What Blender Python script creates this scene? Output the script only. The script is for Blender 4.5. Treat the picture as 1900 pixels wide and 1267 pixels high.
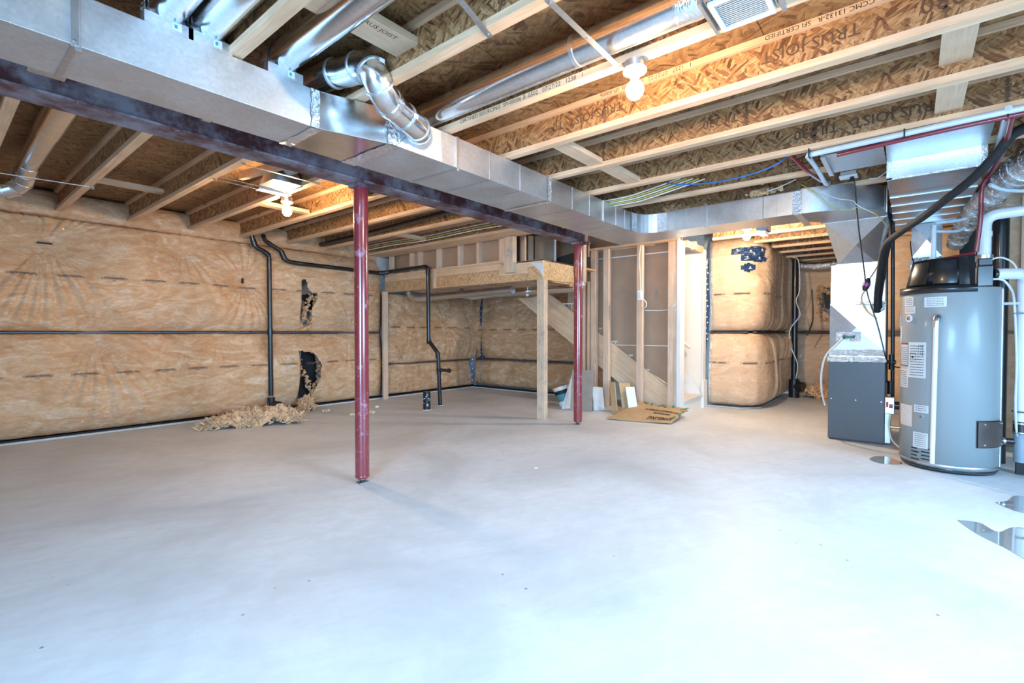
import bpy, bmesh, math, random
import numpy as np
from mathutils import Vector, Matrix
random.seed(7); rng = np.random.default_rng(7)
S = bpy.context.scene
for o in list(bpy.data.objects): bpy.data.objects.remove(o, do_unlink=True)
COL = S.collection
PI = math.pi

# ---------------------------------------------------------------- camera
H = 1.15
cam_d = bpy.data.cameras.new('camera'); cam = bpy.data.objects.new('camera', cam_d); COL.objects.link(cam)
cam_d.sensor_width = 36; cam_d.lens = 36*902/1900; cam_d.clip_start = .02
phi = math.radians(39.4); pit = math.radians(1.05)
fwd = Vector((math.cos(phi)*math.cos(pit), math.sin(phi)*math.cos(pit), -math.sin(pit)))
cam.location = (0, 0, H); cam.rotation_euler = fwd.to_track_quat('-Z', 'Y').to_euler()
S.camera = cam
# ---------------------------------------------------------------- world / exposure
w = bpy.data.worlds.new('sky'); S.world = w; w.use_nodes = True
bg = w.node_tree.nodes['Background']; bg.inputs[0].default_value = (.50, .74, 1, 1); bg.inputs[1].default_value = 3.0
S.view_settings.view_transform = 'Standard'; S.view_settings.look = 'None'
S.view_settings.exposure = 0.12; S.view_settings.gamma = 1; S.view_settings.use_curve_mapping = False
def area(name, loc, sx, sy, power, col, direction):
    l = bpy.data.lights.new(name, 'AREA'); l.shape = 'RECTANGLE'; l.size = sx; l.size_y = sy; l.energy = power; l.color = col
    o = bpy.data.objects.new(name, l); COL.objects.link(o); o.location = loc
    o.rotation_euler = Vector(direction).to_track_quat('-Z', 'Z').to_euler(); return o
area('daylight_back', (-2.35, -.5, 1.25), 2.4, 1.9, 255, (.33, .64, 1), (1, .42, -.42)).data.spread = math.radians(120)
area('daylight_side', (2.6, -2.95, 1.35), 3.0, 1.5, 162, (.33, .64, 1), (.10, 1, -.62)).data.spread = math.radians(105)
BULB_STRENGTH = 700

# ---------------------------------------------------------------- materials
def newmat(n):
    m = bpy.data.materials.new(n); m.use_nodes = True
    nt = m.node_tree; b = nt.nodes['Principled BSDF']; return m, nt, b
def N(nt, t, **k):
    n = nt.nodes.new(t)
    for a, v in k.items():
        if a.startswith('i_'):
            key = a[2:]; key = int(key) if key.isdigit() else key
            n.inputs[key].default_value = v
        else: setattr(n, a, v)
    return n
def ramp(nt, fac, stops):
    r = nt.nodes.new('ShaderNodeValToRGB'); e = r.color_ramp.elements
    while len(e) < len(stops): e.new(.5)
    for i, (p, c) in enumerate(stops): e[i].position = p; e[i].color = (*c, 1)
    nt.links.new(fac, r.inputs[0]); return r.outputs[0]
def coords(nt, scale=(1, 1, 1), rot=(0, 0, 0)):
    tc = nt.nodes.new('ShaderNodeTexCoord'); mp = nt.nodes.new('ShaderNodeMapping')
    mp.inputs['Scale'].default_value = scale
    src = tc.outputs['Object']
    if any(rot):   # turn first, then stretch along the turned axes
        m0 = nt.nodes.new('ShaderNodeMapping'); m0.inputs['Rotation'].default_value = rot; nt.links.new(src, m0.inputs[0]); src = m0.outputs[0]
    nt.links.new(src, mp.inputs[0]); return mp.outputs[0]
def noise(nt, co, scale, detail=4, rough=.55, dist=0):
    n = N(nt, 'ShaderNodeTexNoise'); n.inputs['Scale'].default_value = scale; n.inputs['Detail'].default_value = detail
    n.inputs['Roughness'].default_value = rough; n.inputs['Distortion'].default_value = dist
    nt.links.new(co, n.inputs['Vector']); return n.outputs[0]
def mixc(nt, fac, a, b, mode='MIX'):
    m = nt.nodes.new('ShaderNodeMix'); m.data_type = 'RGBA'; m.blend_type = mode
    for i, v in ((0, fac), (6, a), (7, b)):
        if hasattr(v, 'links'): nt.links.new(v, m.inputs[i])
        elif i == 0: m.inputs[0].default_value = v
        else: m.inputs[i].default_value = (*v, 1)
    return m.outputs[2]
def bump(nt, h, strength, dist=.01, target=None, inp='Normal'):
    b = nt.nodes.new('ShaderNodeBump'); b.inputs['Strength'].default_value = strength; b.inputs['Distance'].default_value = dist
    nt.links.new(h, b.inputs['Height']); nt.links.new(b.outputs[0], target.inputs[inp])
def plain(n, col, rough=.5, metal=0, var=.08, vscale=6, bmp=0):
    m, nt, b = newmat(n); co = coords(nt); nz = noise(nt, co, vscale)
    c0 = tuple(max(0, c*(1-var*2)) for c in col); c1 = tuple(min(1, c*(1+var)) for c in col)
    nt.links.new(ramp(nt, nz, [(.3, c0), (.7, c1)]), b.inputs['Base Color'])
    b.inputs['Roughness'].default_value = rough; b.inputs['Metallic'].default_value = metal
    if bmp: bump(nt, noise(nt, co, vscale*12, 3), bmp, .002, b)
    return m
def osb(n, ax, dark=(.10, .036, .014), mid=(.31, .14, .05), light=(.62, .37, .17), gain=1.0, sc=1.0):
    # ax: 'yz' web of a joist, 'xy' sheet lying flat; flakes are long strands at mixed angles
    m, nt, b = newmat(n); outs = []
    for k, ang in enumerate((.45, -.75, 1.25)):
        if ax == 'yz': co = coords(nt, (3, 13*sc, 80*sc), (ang, 0, 0))
        elif ax == 'xz': co = coords(nt, (13*sc, 3, 80*sc), (0, ang, 0))
        else: co = coords(nt, (80*sc, 14*sc, 3), (0, 0, ang))
        # warp
        nz = N(nt, 'ShaderNodeTexNoise', i_Scale=2.0+k*.3); nt.links.new(co, nz.inputs['Vector'])
        va = N(nt, 'ShaderNodeVectorMath', operation='MULTIPLY_ADD'); nt.links.new(nz.outputs['Color'], va.inputs[0])
        va.inputs[1].default_value = (.5, .5, .5); nt.links.new(co, va.inputs[2])
        v = N(nt, 'ShaderNodeTexVoronoi', i_Scale=1.0); nt.links.new(va.outputs[0], v.inputs['Vector']); outs.append(v)
    sel = noise(nt, coords(nt), 9*sc, 2)
    s1 = ramp(nt, sel, [(.44, (0, 0, 0)), (.46, (1, 1, 1))]); s2 = ramp(nt, sel, [(.55, (0, 0, 0)), (.57, (1, 1, 1))])
    col = mixc(nt, s1, outs[0].outputs['Color'], outs[1].outputs['Color']); col = mixc(nt, s2, col, outs[2].outputs['Color'])
    sep = N(nt, 'ShaderNodeSeparateColor'); nt.links.new(col, sep.inputs[0])
    g = lambda c: tuple(min(1, x*gain) for x in c)
    base = ramp(nt, sep.outputs[0], [(0, g(dark)), (.22, g(mid)), (.6, g(tuple((a+c)/2 for a, c in zip(mid, light)))), (1, g(light))])
    big = noise(nt, coords(nt), 2.5, 3)
    base = mixc(nt, ramp(nt, big, [(.35, (.35,)*3), (.65, (0, 0, 0))]), base, g(mid))
    speck = ramp(nt, noise(nt, coords(nt, (30, 30, 30)), 2.2, 4, .7), [(.30, (.35, .25, .18)), (.40, (1, 1, 1))])
    base = mixc(nt, 1.0, base, speck, 'MULTIPLY')
    gr = noise(nt, coords(nt, {'yz': (1, 8, 60), 'xz': (8, 1, 60), 'xy': (60, 8, 1)}[ax], {'yz': (.5, 0, 0), 'xz': (0, .5, 0), 'xy': (0, 0, .5)}[ax]), 2.0, 4, .6, .8)
    base = mixc(nt, 1.0, base, ramp(nt, gr, [(.32, (.52, .45, .38)), (.52, (1, 1, 1))]), 'MULTIPLY')
    nt.links.new(base, b.inputs['Base Color']); b.inputs['Roughness'].default_value = .62
    bump(nt, sep.outputs[1], .35, .002, b)
    return m
def lumber(n, ax, a=(.60, .40, .25), c=(.84, .66, .48), sc=1, stain=.0, rot=(0, 0, 0)):
    m, nt, b = newmat(n)
    s = {'x': (1.2, 26, 26), 'y': (26, 1.2, 26), 'z': (26, 26, 1.2)}[ax]
    co = coords(nt, s, rot); nz = noise(nt, co, 1.6*sc, 5, .6, 1.2)
    col = ramp(nt, nz, [(.28, a), (.5, tuple((x+y)/2 for x, y in zip(a, c))), (.72, c)])
    big = noise(nt, coords(nt), 3.2, 3)
    col = mixc(nt, ramp(nt, big, [(.4, (0, 0, 0)), (.75, (.5,)*3)]), col, tuple(x*.8 for x in a))
    kn = N(nt, 'ShaderNodeTexVoronoi', i_Scale=1.0); nt.links.new(coords(nt, {'x': (1.6, 7, 7), 'y': (7, 1.6, 7), 'z': (7, 7, 1.6)}[ax]), kn.inputs['Vector'])
    col = mixc(nt, ramp(nt, kn.outputs[0], [(.045, (.85,)*3), (.1, (0, 0, 0))]), col, (.22, .09, .03))
    if stain:
        st = noise(nt, coords(nt), 7, 5, .7); col = mixc(nt, ramp(nt, st, [(.5, (0, 0, 0)), (.62, (stain,)*3)]), col, (.30, .27, .25))
    nt.links.new(col, b.inputs['Base Color']); b.inputs['Roughness'].default_value = .6
    bump(nt, nz, .15, .001, b); return m
def galv(n, rough=.3, col=(.78, .80, .82), bs=.12, spangle=True, wave=1.2):
    m, nt, b = newmat(n); co = coords(nt)
    v = N(nt, 'ShaderNodeTexVoronoi', i_Scale=70.0); nt.links.new(co, v.inputs['Vector'])
    sep = N(nt, 'ShaderNodeSeparateColor'); nt.links.new(v.outputs['Color'], sep.inputs[0])
    c = ramp(nt, sep.outputs[0], [(0, tuple(x*.88 for x in col)), (1, col)])
    bn = noise(nt, co, 3.5, 5, .65)
    c = mixc(nt, ramp(nt, bn, [(.38, (.35,)*3), (.6, (0, 0, 0))]), c, tuple(x*.72 for x in col))
    nt.links.new(c, b.inputs['Base Color']); b.inputs['Metallic'].default_value = 1
    r = N(nt, 'ShaderNodeMapRange'); nt.links.new(bn, r.inputs[0]); r.inputs[3].default_value = rough*.75; r.inputs[4].default_value = rough*1.35
    nt.links.new(r.outputs[0], b.inputs['Roughness'])
    bump(nt, noise(nt, co, wave, 2), bs, .12, b); return m
def foil(n, col=(.88, .89, .90), sc=40, st=.9):
    m, nt, b = newmat(n); co = coords(nt); b.inputs['Base Color'].default_value = (*col, 1); b.inputs['Metallic'].default_value = 1
    b.inputs['Roughness'].default_value = .2
    v = noise(nt, co, sc, 3, .6, 2.5); bump(nt, v, st, .012, b); return m
def glossy(n, col, rough=.25, coat=.5, var=.1, dust=None, dsc=5, dth=(.52, .68), damt=.7):
    m, nt, b = newmat(n); co = coords(nt); nz = noise(nt, co, 4)
    c = ramp(nt, nz, [(.3, tuple(x*(1-var) for x in col)), (.7, col)])
    if dust:
        d = noise(nt, co, dsc, 7, .72); c = mixc(nt, ramp(nt, d, [(dth[0], (0, 0, 0)), (dth[1], (damt,)*3)]), c, dust)
        nt.links.new(ramp(nt, d, [(dth[0], (rough,)*3), (dth[1], (.75,)*3)]), b.inputs['Roughness'])
    else: b.inputs['Roughness'].default_value = rough
    nt.links.new(c, b.inputs['Base Color']); b.inputs['Coat Weight'].default_value = coat; b.inputs['Coat Roughness'].default_value = .12
    return m
def insul_mat(n, ax, warm=1.0, coat=1.0, pale=0):
    m, nt, b = newmat(n)
    st = {'x': (1.0, 1, 2.6), 'y': (1, 1.0, 2.6)}[ax]
    co = coords(nt, st); a = noise(nt, co, 2.6, 8, .68, 1.6); f = noise(nt, co, 9, 8, .72, 1.0)
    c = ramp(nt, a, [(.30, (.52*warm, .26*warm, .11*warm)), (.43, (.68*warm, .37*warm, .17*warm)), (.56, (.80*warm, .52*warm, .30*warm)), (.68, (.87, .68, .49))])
    c = mixc(nt, ramp(nt, f, [(.42, (.55,)*3), (.6, (0, 0, 0))]), c, (.58*warm, .30*warm, .14*warm))
    if pale: c = mixc(nt, pale, c, (.86, .70, .52))  # paler tone puts strong light into the blanket colour
    nt.links.new(c, b.inputs['Base Color']); b.inputs['Roughness'].default_value = .85
    b.inputs['Coat Weight'].default_value = coat; b.inputs['Coat Roughness'].default_value = .09; b.inputs['Coat IOR'].default_value = 1.9
    s2 = {'x': (2.2, 1, 7), 'y': (1, 2.2, 7)}[ax]
    wv = noise(nt, coords(nt, s2, (0, .35, 0)), 2.4, 4, .5, 2.8)
    rg = ramp(nt, noise(nt, coords(nt, {'x': (1.0, 1, 1.9), 'y': (1, 1.0, 1.9)}[ax], {'x': (0, .5, 0), 'y': (.5, 0, 0)}[ax]), 2.1, 3, .5, 2.2), [(.40, (0, 0, 0)), (.47, (.35,)*3), (.50, (1, 1, 1)), (.53, (.35,)*3), (.60, (0, 0, 0))])
    ad = N(nt, 'ShaderNodeMath', operation='MULTIPLY_ADD'); nt.links.new(rg, ad.inputs[0]); ad.inputs[1].default_value = .5; nt.links.new(wv, ad.inputs[2])
    bump(nt, ad.outputs[0], .8, .05, b, 'Coat Normal'); bump(nt, f, .3, .012, b)
    return m
def floor_mat():
    m, nt, b = newmat('concrete_floor'); co = coords(nt)
    a = noise(nt, co, .8, 7, .62, .6); f = noise(nt, co, 9, 8, .7); g = noise(nt, co, 60, 4, .6)
    c = ramp(nt, a, [(.30, (.55, .56, .57)), (.5, (.70, .715, .73)), (.70, (.80, .815, .83))])
    c = mixc(nt, ramp(nt, f, [(.35, (.25,)*3), (.6, (0, 0, 0))]), c, (.50, .50, .50))
    sp = N(nt, 'ShaderNodeTexVoronoi', i_Scale=8.0); nt.links.new(co, sp.inputs['Vector'])
    msk = noise(nt, co, .55, 2)
    spk = mixc(nt, 1.0, ramp(nt, sp.outputs[0], [(.045, (1, 1, 1)), (.07, (0, 0, 0))]), ramp(nt, msk, [(.53, (0, 0, 0)), (.58, (.9,)*3)]), 'MULTIPLY')
    c = mixc(nt, spk, c, (.18, .16, .14))
    sw = noise(nt, coords(nt, (1, 5, 1), (0, 0, .5)), 2.2, 6, .6, 1.4)
    c = mixc(nt, ramp(nt, sw, [(.35, (.22,)*3), (.6, (0, 0, 0))]), c, (.50, .52, .54))
    nt.links.new(c, b.inputs['Base Color'])
    nt.links.new(ramp(nt, a, [(.3, (.42,)*3), (.7, (.62,)*3)]), b.inputs['Roughness'])
    bump(nt, f, .12, .004, b); return m

M = {}
M['floor'] = floor_mat()
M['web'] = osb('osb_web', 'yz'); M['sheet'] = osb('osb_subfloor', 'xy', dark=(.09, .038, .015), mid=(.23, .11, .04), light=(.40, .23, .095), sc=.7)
M['osbx'] = osb('osb_rim', 'yz', dark=(.40, .20, .09), mid=(.60, .35, .17), light=(.76, .50, .28)); M['osbxz'] = osb('osb_side', 'xz', dark=(.38, .2, .08), mid=(.6, .38, .18), light=(.75, .54, .3))
M['woody'] = lumber('flange_pine', 'y', (.62, .37, .21), (.88, .62, .41)); M['woodz'] = lumber('stud_spruce', 'z', (.62, .40, .26), (.86, .63, .46)); M['woodx'] = lumber('spruce_x', 'x', (.62, .39, .25), (.84, .60, .42))
M['wooddirty'] = lumber('weathered_post', 'z', (.50, .35, .23), (.76, .57, .40), stain=.6)
M['stringer'] = lumber('stringer_pine', 'y', (.66, .42, .24), (.90, .64, .43), .7, 0, (-.61, 0, 0))
M['galv'] = galv('galvanized_sheet', .36, (.74, .76, .78)); M['galvr'] = galv('galvanized_round', .2, (.82, .83, .84), .04); M['galvd'] = galv('galvanized_dull', .38, (.62, .64, .66), .1)
M['galvp'] = galv('galvanized_plenum', .30, (.74, .76, .79), .12); M['galvw'] = galv('galvanized_bright', .46, (.74, .76, .78), .1)
M['foil'] = foil('foil_tape'); M['foils'] = foil('foil_tape_smooth', sc=14, st=.5); M['flex'] = foil('foil_jacket', (.78, .77, .76), 26, 1.0)
M['beam'] = glossy('red_oxide_beam', (.085, .022, .024), .55, .08, .3, (.30, .27, .31), 3.2, (.43, .60), .75)
M['beamrust'] = plain('rust_flange_edge', (.25, .07, .045), .6, 0, .25, 20)
M['post'] = glossy('red_oxide_post', (.26, .030, .038), .22, .9, .2, (.50, .34, .44), 9, (.56, .68), .55)
M['steel'] = plain('bare_steel', (.42, .42, .44), .4, 1, .2, 30)
M['black'] = glossy('black_abs', (.012, .012, .014), .35, .3); M['rubber'] = plain('black_foam', (.012, .013, .014), .75, 0, .2, 30)
M['pvc'] = glossy('white_pvc', (.80, .82, .84), .28, .4, .03); M['pvcg'] = plain('grey_pvc', (.30, .38, .44), .4)
M['pex_w'] = plain('pale_pex', (.55, .62, .68), .35); M['pex_r'] = glossy('dark_red_pex', (.20, .012, .025), .3, .4)
M['insx'] = insul_mat('insulation_x', 'x'); M['insy'] = insul_mat('insulation_y', 'y', 1.0, 1.0, .35); M['insd'] = insul_mat('insulation_dim', 'x', .9); M['insyd'] = insul_mat('insulation_dim_y', 'y', .9)  # y copy paled to paint in strong light; dim copies darkened for shade
M['fluff'] = plain('torn_fibreglass', (.80, .48, .26), .95, 0, .28, 22, .8); M['fluffl'] = plain('pale_fibreglass', (.88, .62, .40), .95, 0, .2, 25, .8)
M['conc'] = plain('foundation_concrete', (.42, .43, .43), .8, 0, .15, 5, .3); M['flatblack'] = plain('flat_black', (.012, .012, .013), .6)  # flat black of membranes and fittings, also painted shade in openings
M['kraft'] = plain('drywall_kraft_back', (.42, .275, .18), .8, 0, .06, 3); M['white'] = plain('white_trim_paint', (.84, .83, .80), .4, 0, .02)
M['cream'] = plain('cream_wall_paint', (.86, .82, .72), .6, 0, .02); M['treadm'] = plain('stair_tread_board', (.74, .69, .62), .5, 0, .06, 9)
M['gap'] = plain('dark_strap', (.10, .10, .11), .45); M['sill'] = plain('sill_foam', (.62, .62, .60), .7, 0, .1, 20)
M['furn'] = glossy('charcoal_cabinet', (.085, .09, .098), .42, .1, .05); M['tank'] = glossy('grey_tank_enamel', (.29, .325, .335), .38, .25, .03)
M['shroud'] = glossy('black_shroud', (.010, .011, .013), .30, .25, .1); M['label'] = plain('white_label', (.66, .70, .72), .5, 0, .03); M['ink'] = plain('black_ink', (.03, .025, .025), .7)
M['mark'] = plain('faded_print', (.13, .09, .075), .7); M['inkb'] = plain('stamp_ink', (.13, .065, .035), .8); M['redl'] = plain('red_label', (.6, .08, .05), .5); M['orl'] = plain('orange_label', (.75, .42, .25), .5); M['brass'] = plain('brass_fitting', (.6, .42, .2), .35, 1)
M['panel'] = plain('cover_plate', (.17, .13, .115), .3, .6, .1); M['card'] = plain('brown_cardboard', (.50, .33, .17), .8, 0, .06, 8); M['cardd'] = plain('cardboard_grey_back', (.32, .27, .23), .8, 0, .06, 8)
M['cardw'] = plain('printed_paper', (.72, .70, .66), .7, 0, .05); M['green'] = plain('green_tape', (.02, .28, .20), .4); M['navy'] = plain('navy_tape', (.020, .050, .125), .35, 0, .2, 12)
M['dot'] = plain('tape_print_white', (.62, .68, .75), .4); M['tile'] = plain('pale_tile', (.55, .55, .53), .45, 0, .06, 12); M['wy'] = plain('yellow_wire', (.55, .47, .10), .5); M['wb'] = plain('blue_wire', (.03, .16, .45), .4)
M['ww'] = plain('white_cable', (.72, .72, .70), .4); M['purple'] = plain('magenta_band', (.42, .06, .30), .4); M['pcb'] = plain('green_board', (.02, .14, .08), .4); M['tealp'] = plain('teal_print', (.08, .3, .36), .5)
M['regw'] = plain('register_white', (.80, .83, .86), .35, .2, .03); M['blockw'] = lumber('blocking_pine', 'x', (.60, .40, .25), (.84, .62, .42)); M['pvcd'] = plain('grey_strap', (.5, .52, .54), .4)
M['blueb'] = plain('blue_box_plastic', (.06, .20, .42), .4)
def puddle_mat():
    m, nt, b = newmat('water_puddle'); b.inputs['Base Color'].default_value = (.30, .30, .29, 1); b.inputs['Roughness'].default_value = .04
    b.inputs['Coat Weight'].default_value = 1; b.inputs['Coat Roughness'].default_value = .01; return m
M['wet'] = puddle_mat()
def bulb_mat(n, st, col):
    m, nt, b = newmat(n); b.inputs['Base Color'].default_value = (1, 1, 1, 1)
    b.inputs['Emission Color'].default_value = col; b.inputs['Emission Strength'].default_value = st; return m
M['bulb'] = bulb_mat('lit_bulb', BULB_STRENGTH, (1, .70, .40, 1)); M['bulb3'] = bulb_mat('lit_bulb_bright', BULB_STRENGTH*2.5, (1, .80, .58, 1))
M['porc'] = plain('white_porcelain', (.85, .85, .84), .25, 0, .02)

# ---------------------------------------------------------------- mesh helpers
class MB:
    def __init__(s): s.v = []; s.f = []; s.sm = []
    def add(s, vs, fs, smooth=False):
        n = len(s.v); s.v += [tuple(map(float, v)) for v in vs]; s.f += [tuple(i+n for i in f) for f in fs]; s.sm += [smooth]*len(fs); return s
    def box(s, x0, x1, y0, y1, z0, z1):
        x0, x1 = sorted((x0, x1)); y0, y1 = sorted((y0, y1)); z0, z1 = sorted((z0, z1))
        vs = [(x, y, z) for z in (z0, z1) for y in (y0, y1) for x in (x0, x1)]
        return s.add(vs, [(0, 2, 3, 1), (4, 5, 7, 6), (0, 1, 5, 4), (2, 6, 7, 3), (0, 4, 6, 2), (1, 3, 7, 5)])
    def hexa(s, b, t):   # 4 bottom pts ccw, 4 top pts
        return s.add(list(b)+list(t), [(3, 2, 1, 0), (4, 5, 6, 7), (0, 1, 5, 4), (1, 2, 6, 5), (2, 3, 7, 6), (3, 0, 4, 7)])
    def prism(s, poly, d):  # planar polygon extruded by vector d
        n = len(poly); d = Vector(d); vs = [Vector(p) for p in poly]; vs += [p+d for p in vs]
        return s.add(vs, [tuple(range(n))[::-1], tuple(range(n, 2*n))]+[(i, (i+1) % n, n+(i+1) % n, n+i) for i in range(n)])
    def tube(s, pts, r, seg=12, caps=True, smooth=True):
        pts = [Vector(p) for p in pts]; n = len(pts); rs = r if isinstance(r, (list, tuple)) else [r]*n
        vs = []; up = None
        for i, p in enumerate(pts):
            t = (pts[min(i+1, n-1)]-pts[max(i-1, 0)]).normalized()
            if up is None: up = Vector((0, 0, 1)) if abs(t.z) < .9 else Vector((1, 0, 0))
            a = t.cross(up).normalized(); up = a.cross(t).normalized()
            k = 1.0
            if 0 < i < n-1:
                c = (pts[i]-pts[i-1]).normalized().dot((pts[i+1]-pts[i]).normalized()); k = 1/math.sqrt(max(.4, (1+c)/2)) if n < 7 else 1
            for j in range(seg):
                an = 2*PI*j/seg; vs.append(p+(a*math.cos(an)+up*math.sin(an))*rs[i]*k)
        fs = [(i*seg+j, i*seg+(j+1) % seg, (i+1)*seg+(j+1) % seg, (i+1)*seg+j) for i in range(n-1) for j in range(seg)]
        s.add(vs, fs, smooth)
        if caps: s.add(vs[:seg], [tuple(range(seg))[::-1]]); s.add(vs[-seg:], [tuple(range(seg))])
        return s
    def cyl(s, c, r, z0, z1, seg=24, r2=None):
        return s.tube([(c[0], c[1], z0), (c[0], c[1], z1)], [r, r if r2 is None else r2], seg)
    def lathe(s, c, prof, seg=24, smooth=True):
        vs = [(c[0]+r*math.cos(2*PI*j/seg), c[1]+r*math.sin(2*PI*j/seg), z) for r, z in prof for j in range(seg)]
        s.add(vs, [(i*seg+j, i*seg+(j+1) % seg, (i+1)*seg+(j+1) % seg, (i+1)*seg+j) for i in range(len(prof)-1) for j in range(seg)], smooth)
        return s
def root_base(p): return Vector(p.location) if p is not None and p.type == 'EMPTY' or p is not None else Vector((0, 0, 0))
def obj(name, mb, mat, parent=None, base=None, label=None, bev=0, kind=None):
    me = bpy.data.meshes.new(name)
    off = Vector(WORLD[parent.name]) if parent is not None else Vector(base or (0, 0, 0))
    me.from_pydata([(v[0]-off.x, v[1]-off.y, v[2]-off.z) for v in mb.v], [], mb.f); me.update()
    me.polygons.foreach_set('use_smooth', mb.sm)
    if isinstance(mat, str): mat = M[mat]
    me.materials.append(mat)
    o = bpy.data.objects.new(name, me); COL.objects.link(o)
    if parent is not None: o.parent = parent
    else: o.location = off
    WORLD[o.name] = tuple(off)
    if label: o['label'] = label
    if kind: o['kind'] = kind
    if bev:
        b = o.modifiers.new('bevel', 'BEVEL'); b.width = bev; b.segments = 2; b.limit_method = 'ANGLE'; b.angle_limit = .7
    return o
WORLD = {}
def thing(name, label, cat, loc, group=None):
    o = bpy.data.objects.new(name, None); COL.objects.link(o); o.location = loc; o['label'] = label; o['category'] = cat
    if group: o['group'] = group
    WORLD[o.name] = tuple(loc); o.empty_display_size = .05; return o
def tag(o, label, cat, group=None):
    o['label'] = label; o['category'] = cat
    if group: o['group'] = group
    return o
def struct(name, mb=None, mat=None, loc=(0, 0, 0), label=None):
    if mb is None:
        o = bpy.data.objects.new(name, None); COL.objects.link(o); o.location = loc; WORLD[o.name] = tuple(loc)
    else: o = obj(name, mb, mat, None, loc)
    o['kind'] = 'structure'
    if label: o['label'] = label
    return o
def B(*a): return MB().box(*a)
FONT = {}
def text(body, size, origin, xd, yd, mat, parent, name='lettering', bold=.0, align='LEFT', warp=None):
    c = bpy.data.curves.new('t', 'FONT'); c.body = body; c.size = size; c.offset = bold; c.align_x = align; c.resolution_u = 2
    t = bpy.data.objects.new('t', c); COL.objects.link(t); dg = bpy.context.evaluated_depsgraph_get()
    me = bpy.data.meshes.new_from_object(t.evaluated_get(dg)); bpy.data.objects.remove(t, do_unlink=True)
    vs = [tuple(v.co) for v in me.vertices]; fs = [tuple(p.vertices) for p in me.polygons]; bpy.data.meshes.remove(me)
    o_ = Vector(origin); xd = Vector(xd); yd = Vector(yd); mb = MB()
    mb.add([warp(v[0], v[1]) if warp else o_+xd*v[0]+yd*v[1] for v in vs], fs)
    return obj(name, mb, mat, parent, kind='stuff')
def arc_pts(pts, k=6):   # Catmull-Rom through points
    P = [Vector(p) for p in pts]; out = []
    for i in range(len(P)-1):
        a, b, c, d = P[max(i-1, 0)], P[i], P[i+1], P[min(i+2, len(P)-1)]
        for j in range(k):
            t = j/k; out.append(.5*((2*b)+(c-a)*t+(2*a-5*b+4*c-d)*t*t+(3*b-a-3*c+d)*t**3))
    return out+[P[-1]]
def fillet(pts, r=.06, k=6):
    P = [Vector(p) for p in pts]; out = [P[0]]
    for i in range(1, len(P)-1):
        a, b, c = P[i-1], P[i], P[i+1]; d1 = (a-b); d2 = (c-b); rr = min(r, d1.length*.45, d2.length*.45)
        s = b+d1.normalized()*rr; e = b+d2.normalized()*rr
        for j in range(k+1): t = j/k; out.append(s*(1-t)**2+b*2*t*(1-t)+e*t*t)
    return out+[P[-1]]

# ================================================================ SETTING
ZJ = 2.46; ZT = 2.695; YL = 7.3; YR = -3.05; XB = -2.45
fl = struct('floor', B(XB, 10.9, YR, YL, -.1, 0), 'floor')
# sky-lit openings behind and beside the camera (outside the frame)
wb = struct('wall_back', MB().box(XB-.12, XB, YR, -1.75, 0, ZT).box(XB-.12, XB, .75, YL, 0, ZT).box(XB-.12, XB, -1.75, .75, 2.2, ZT).box(XB-.12, XB, -1.75, .75, 0, .25), 'conc')
wr = struct('wall_right', MB().box(XB, 1.0, YR-.12, YR, 0, ZT).box(4.2, 9, YR-.12, YR, 0, ZT).box(1.0, 4.2, YR-.12, YR, 0, .55).box(1.0, 4.2, YR-.12, YR, 2.15, ZT), 'conc')

# ceiling: subfloor sheets
ceil = struct('ceiling', None, None, (0, 0, ZT))
yy = YR; r = 0
while yy < YL:
    xx = XB - (1.22 if r % 2 else 0)
    while xx < 10.9:
        x0, x1 = max(xx, XB), min(xx+2.44, 10.9); y0, y1 = yy, min(yy+1.22, YL)
        # stairwell opening
        if x1 > x0 and y1 > y0:
            if not (x0 > 5.0 and x1 < 7.7 and y0 > 3.3):
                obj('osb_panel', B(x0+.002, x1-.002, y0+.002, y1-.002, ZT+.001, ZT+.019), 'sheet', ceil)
        xx += 2.44
    yy += 1.22; r += 1
struct('cover_sheet', B(XB, 10.9, YR, YL, ZT+.02, ZT+.04), 'flatblack')  # unseen black sheet lying over the subfloor panels

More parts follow.
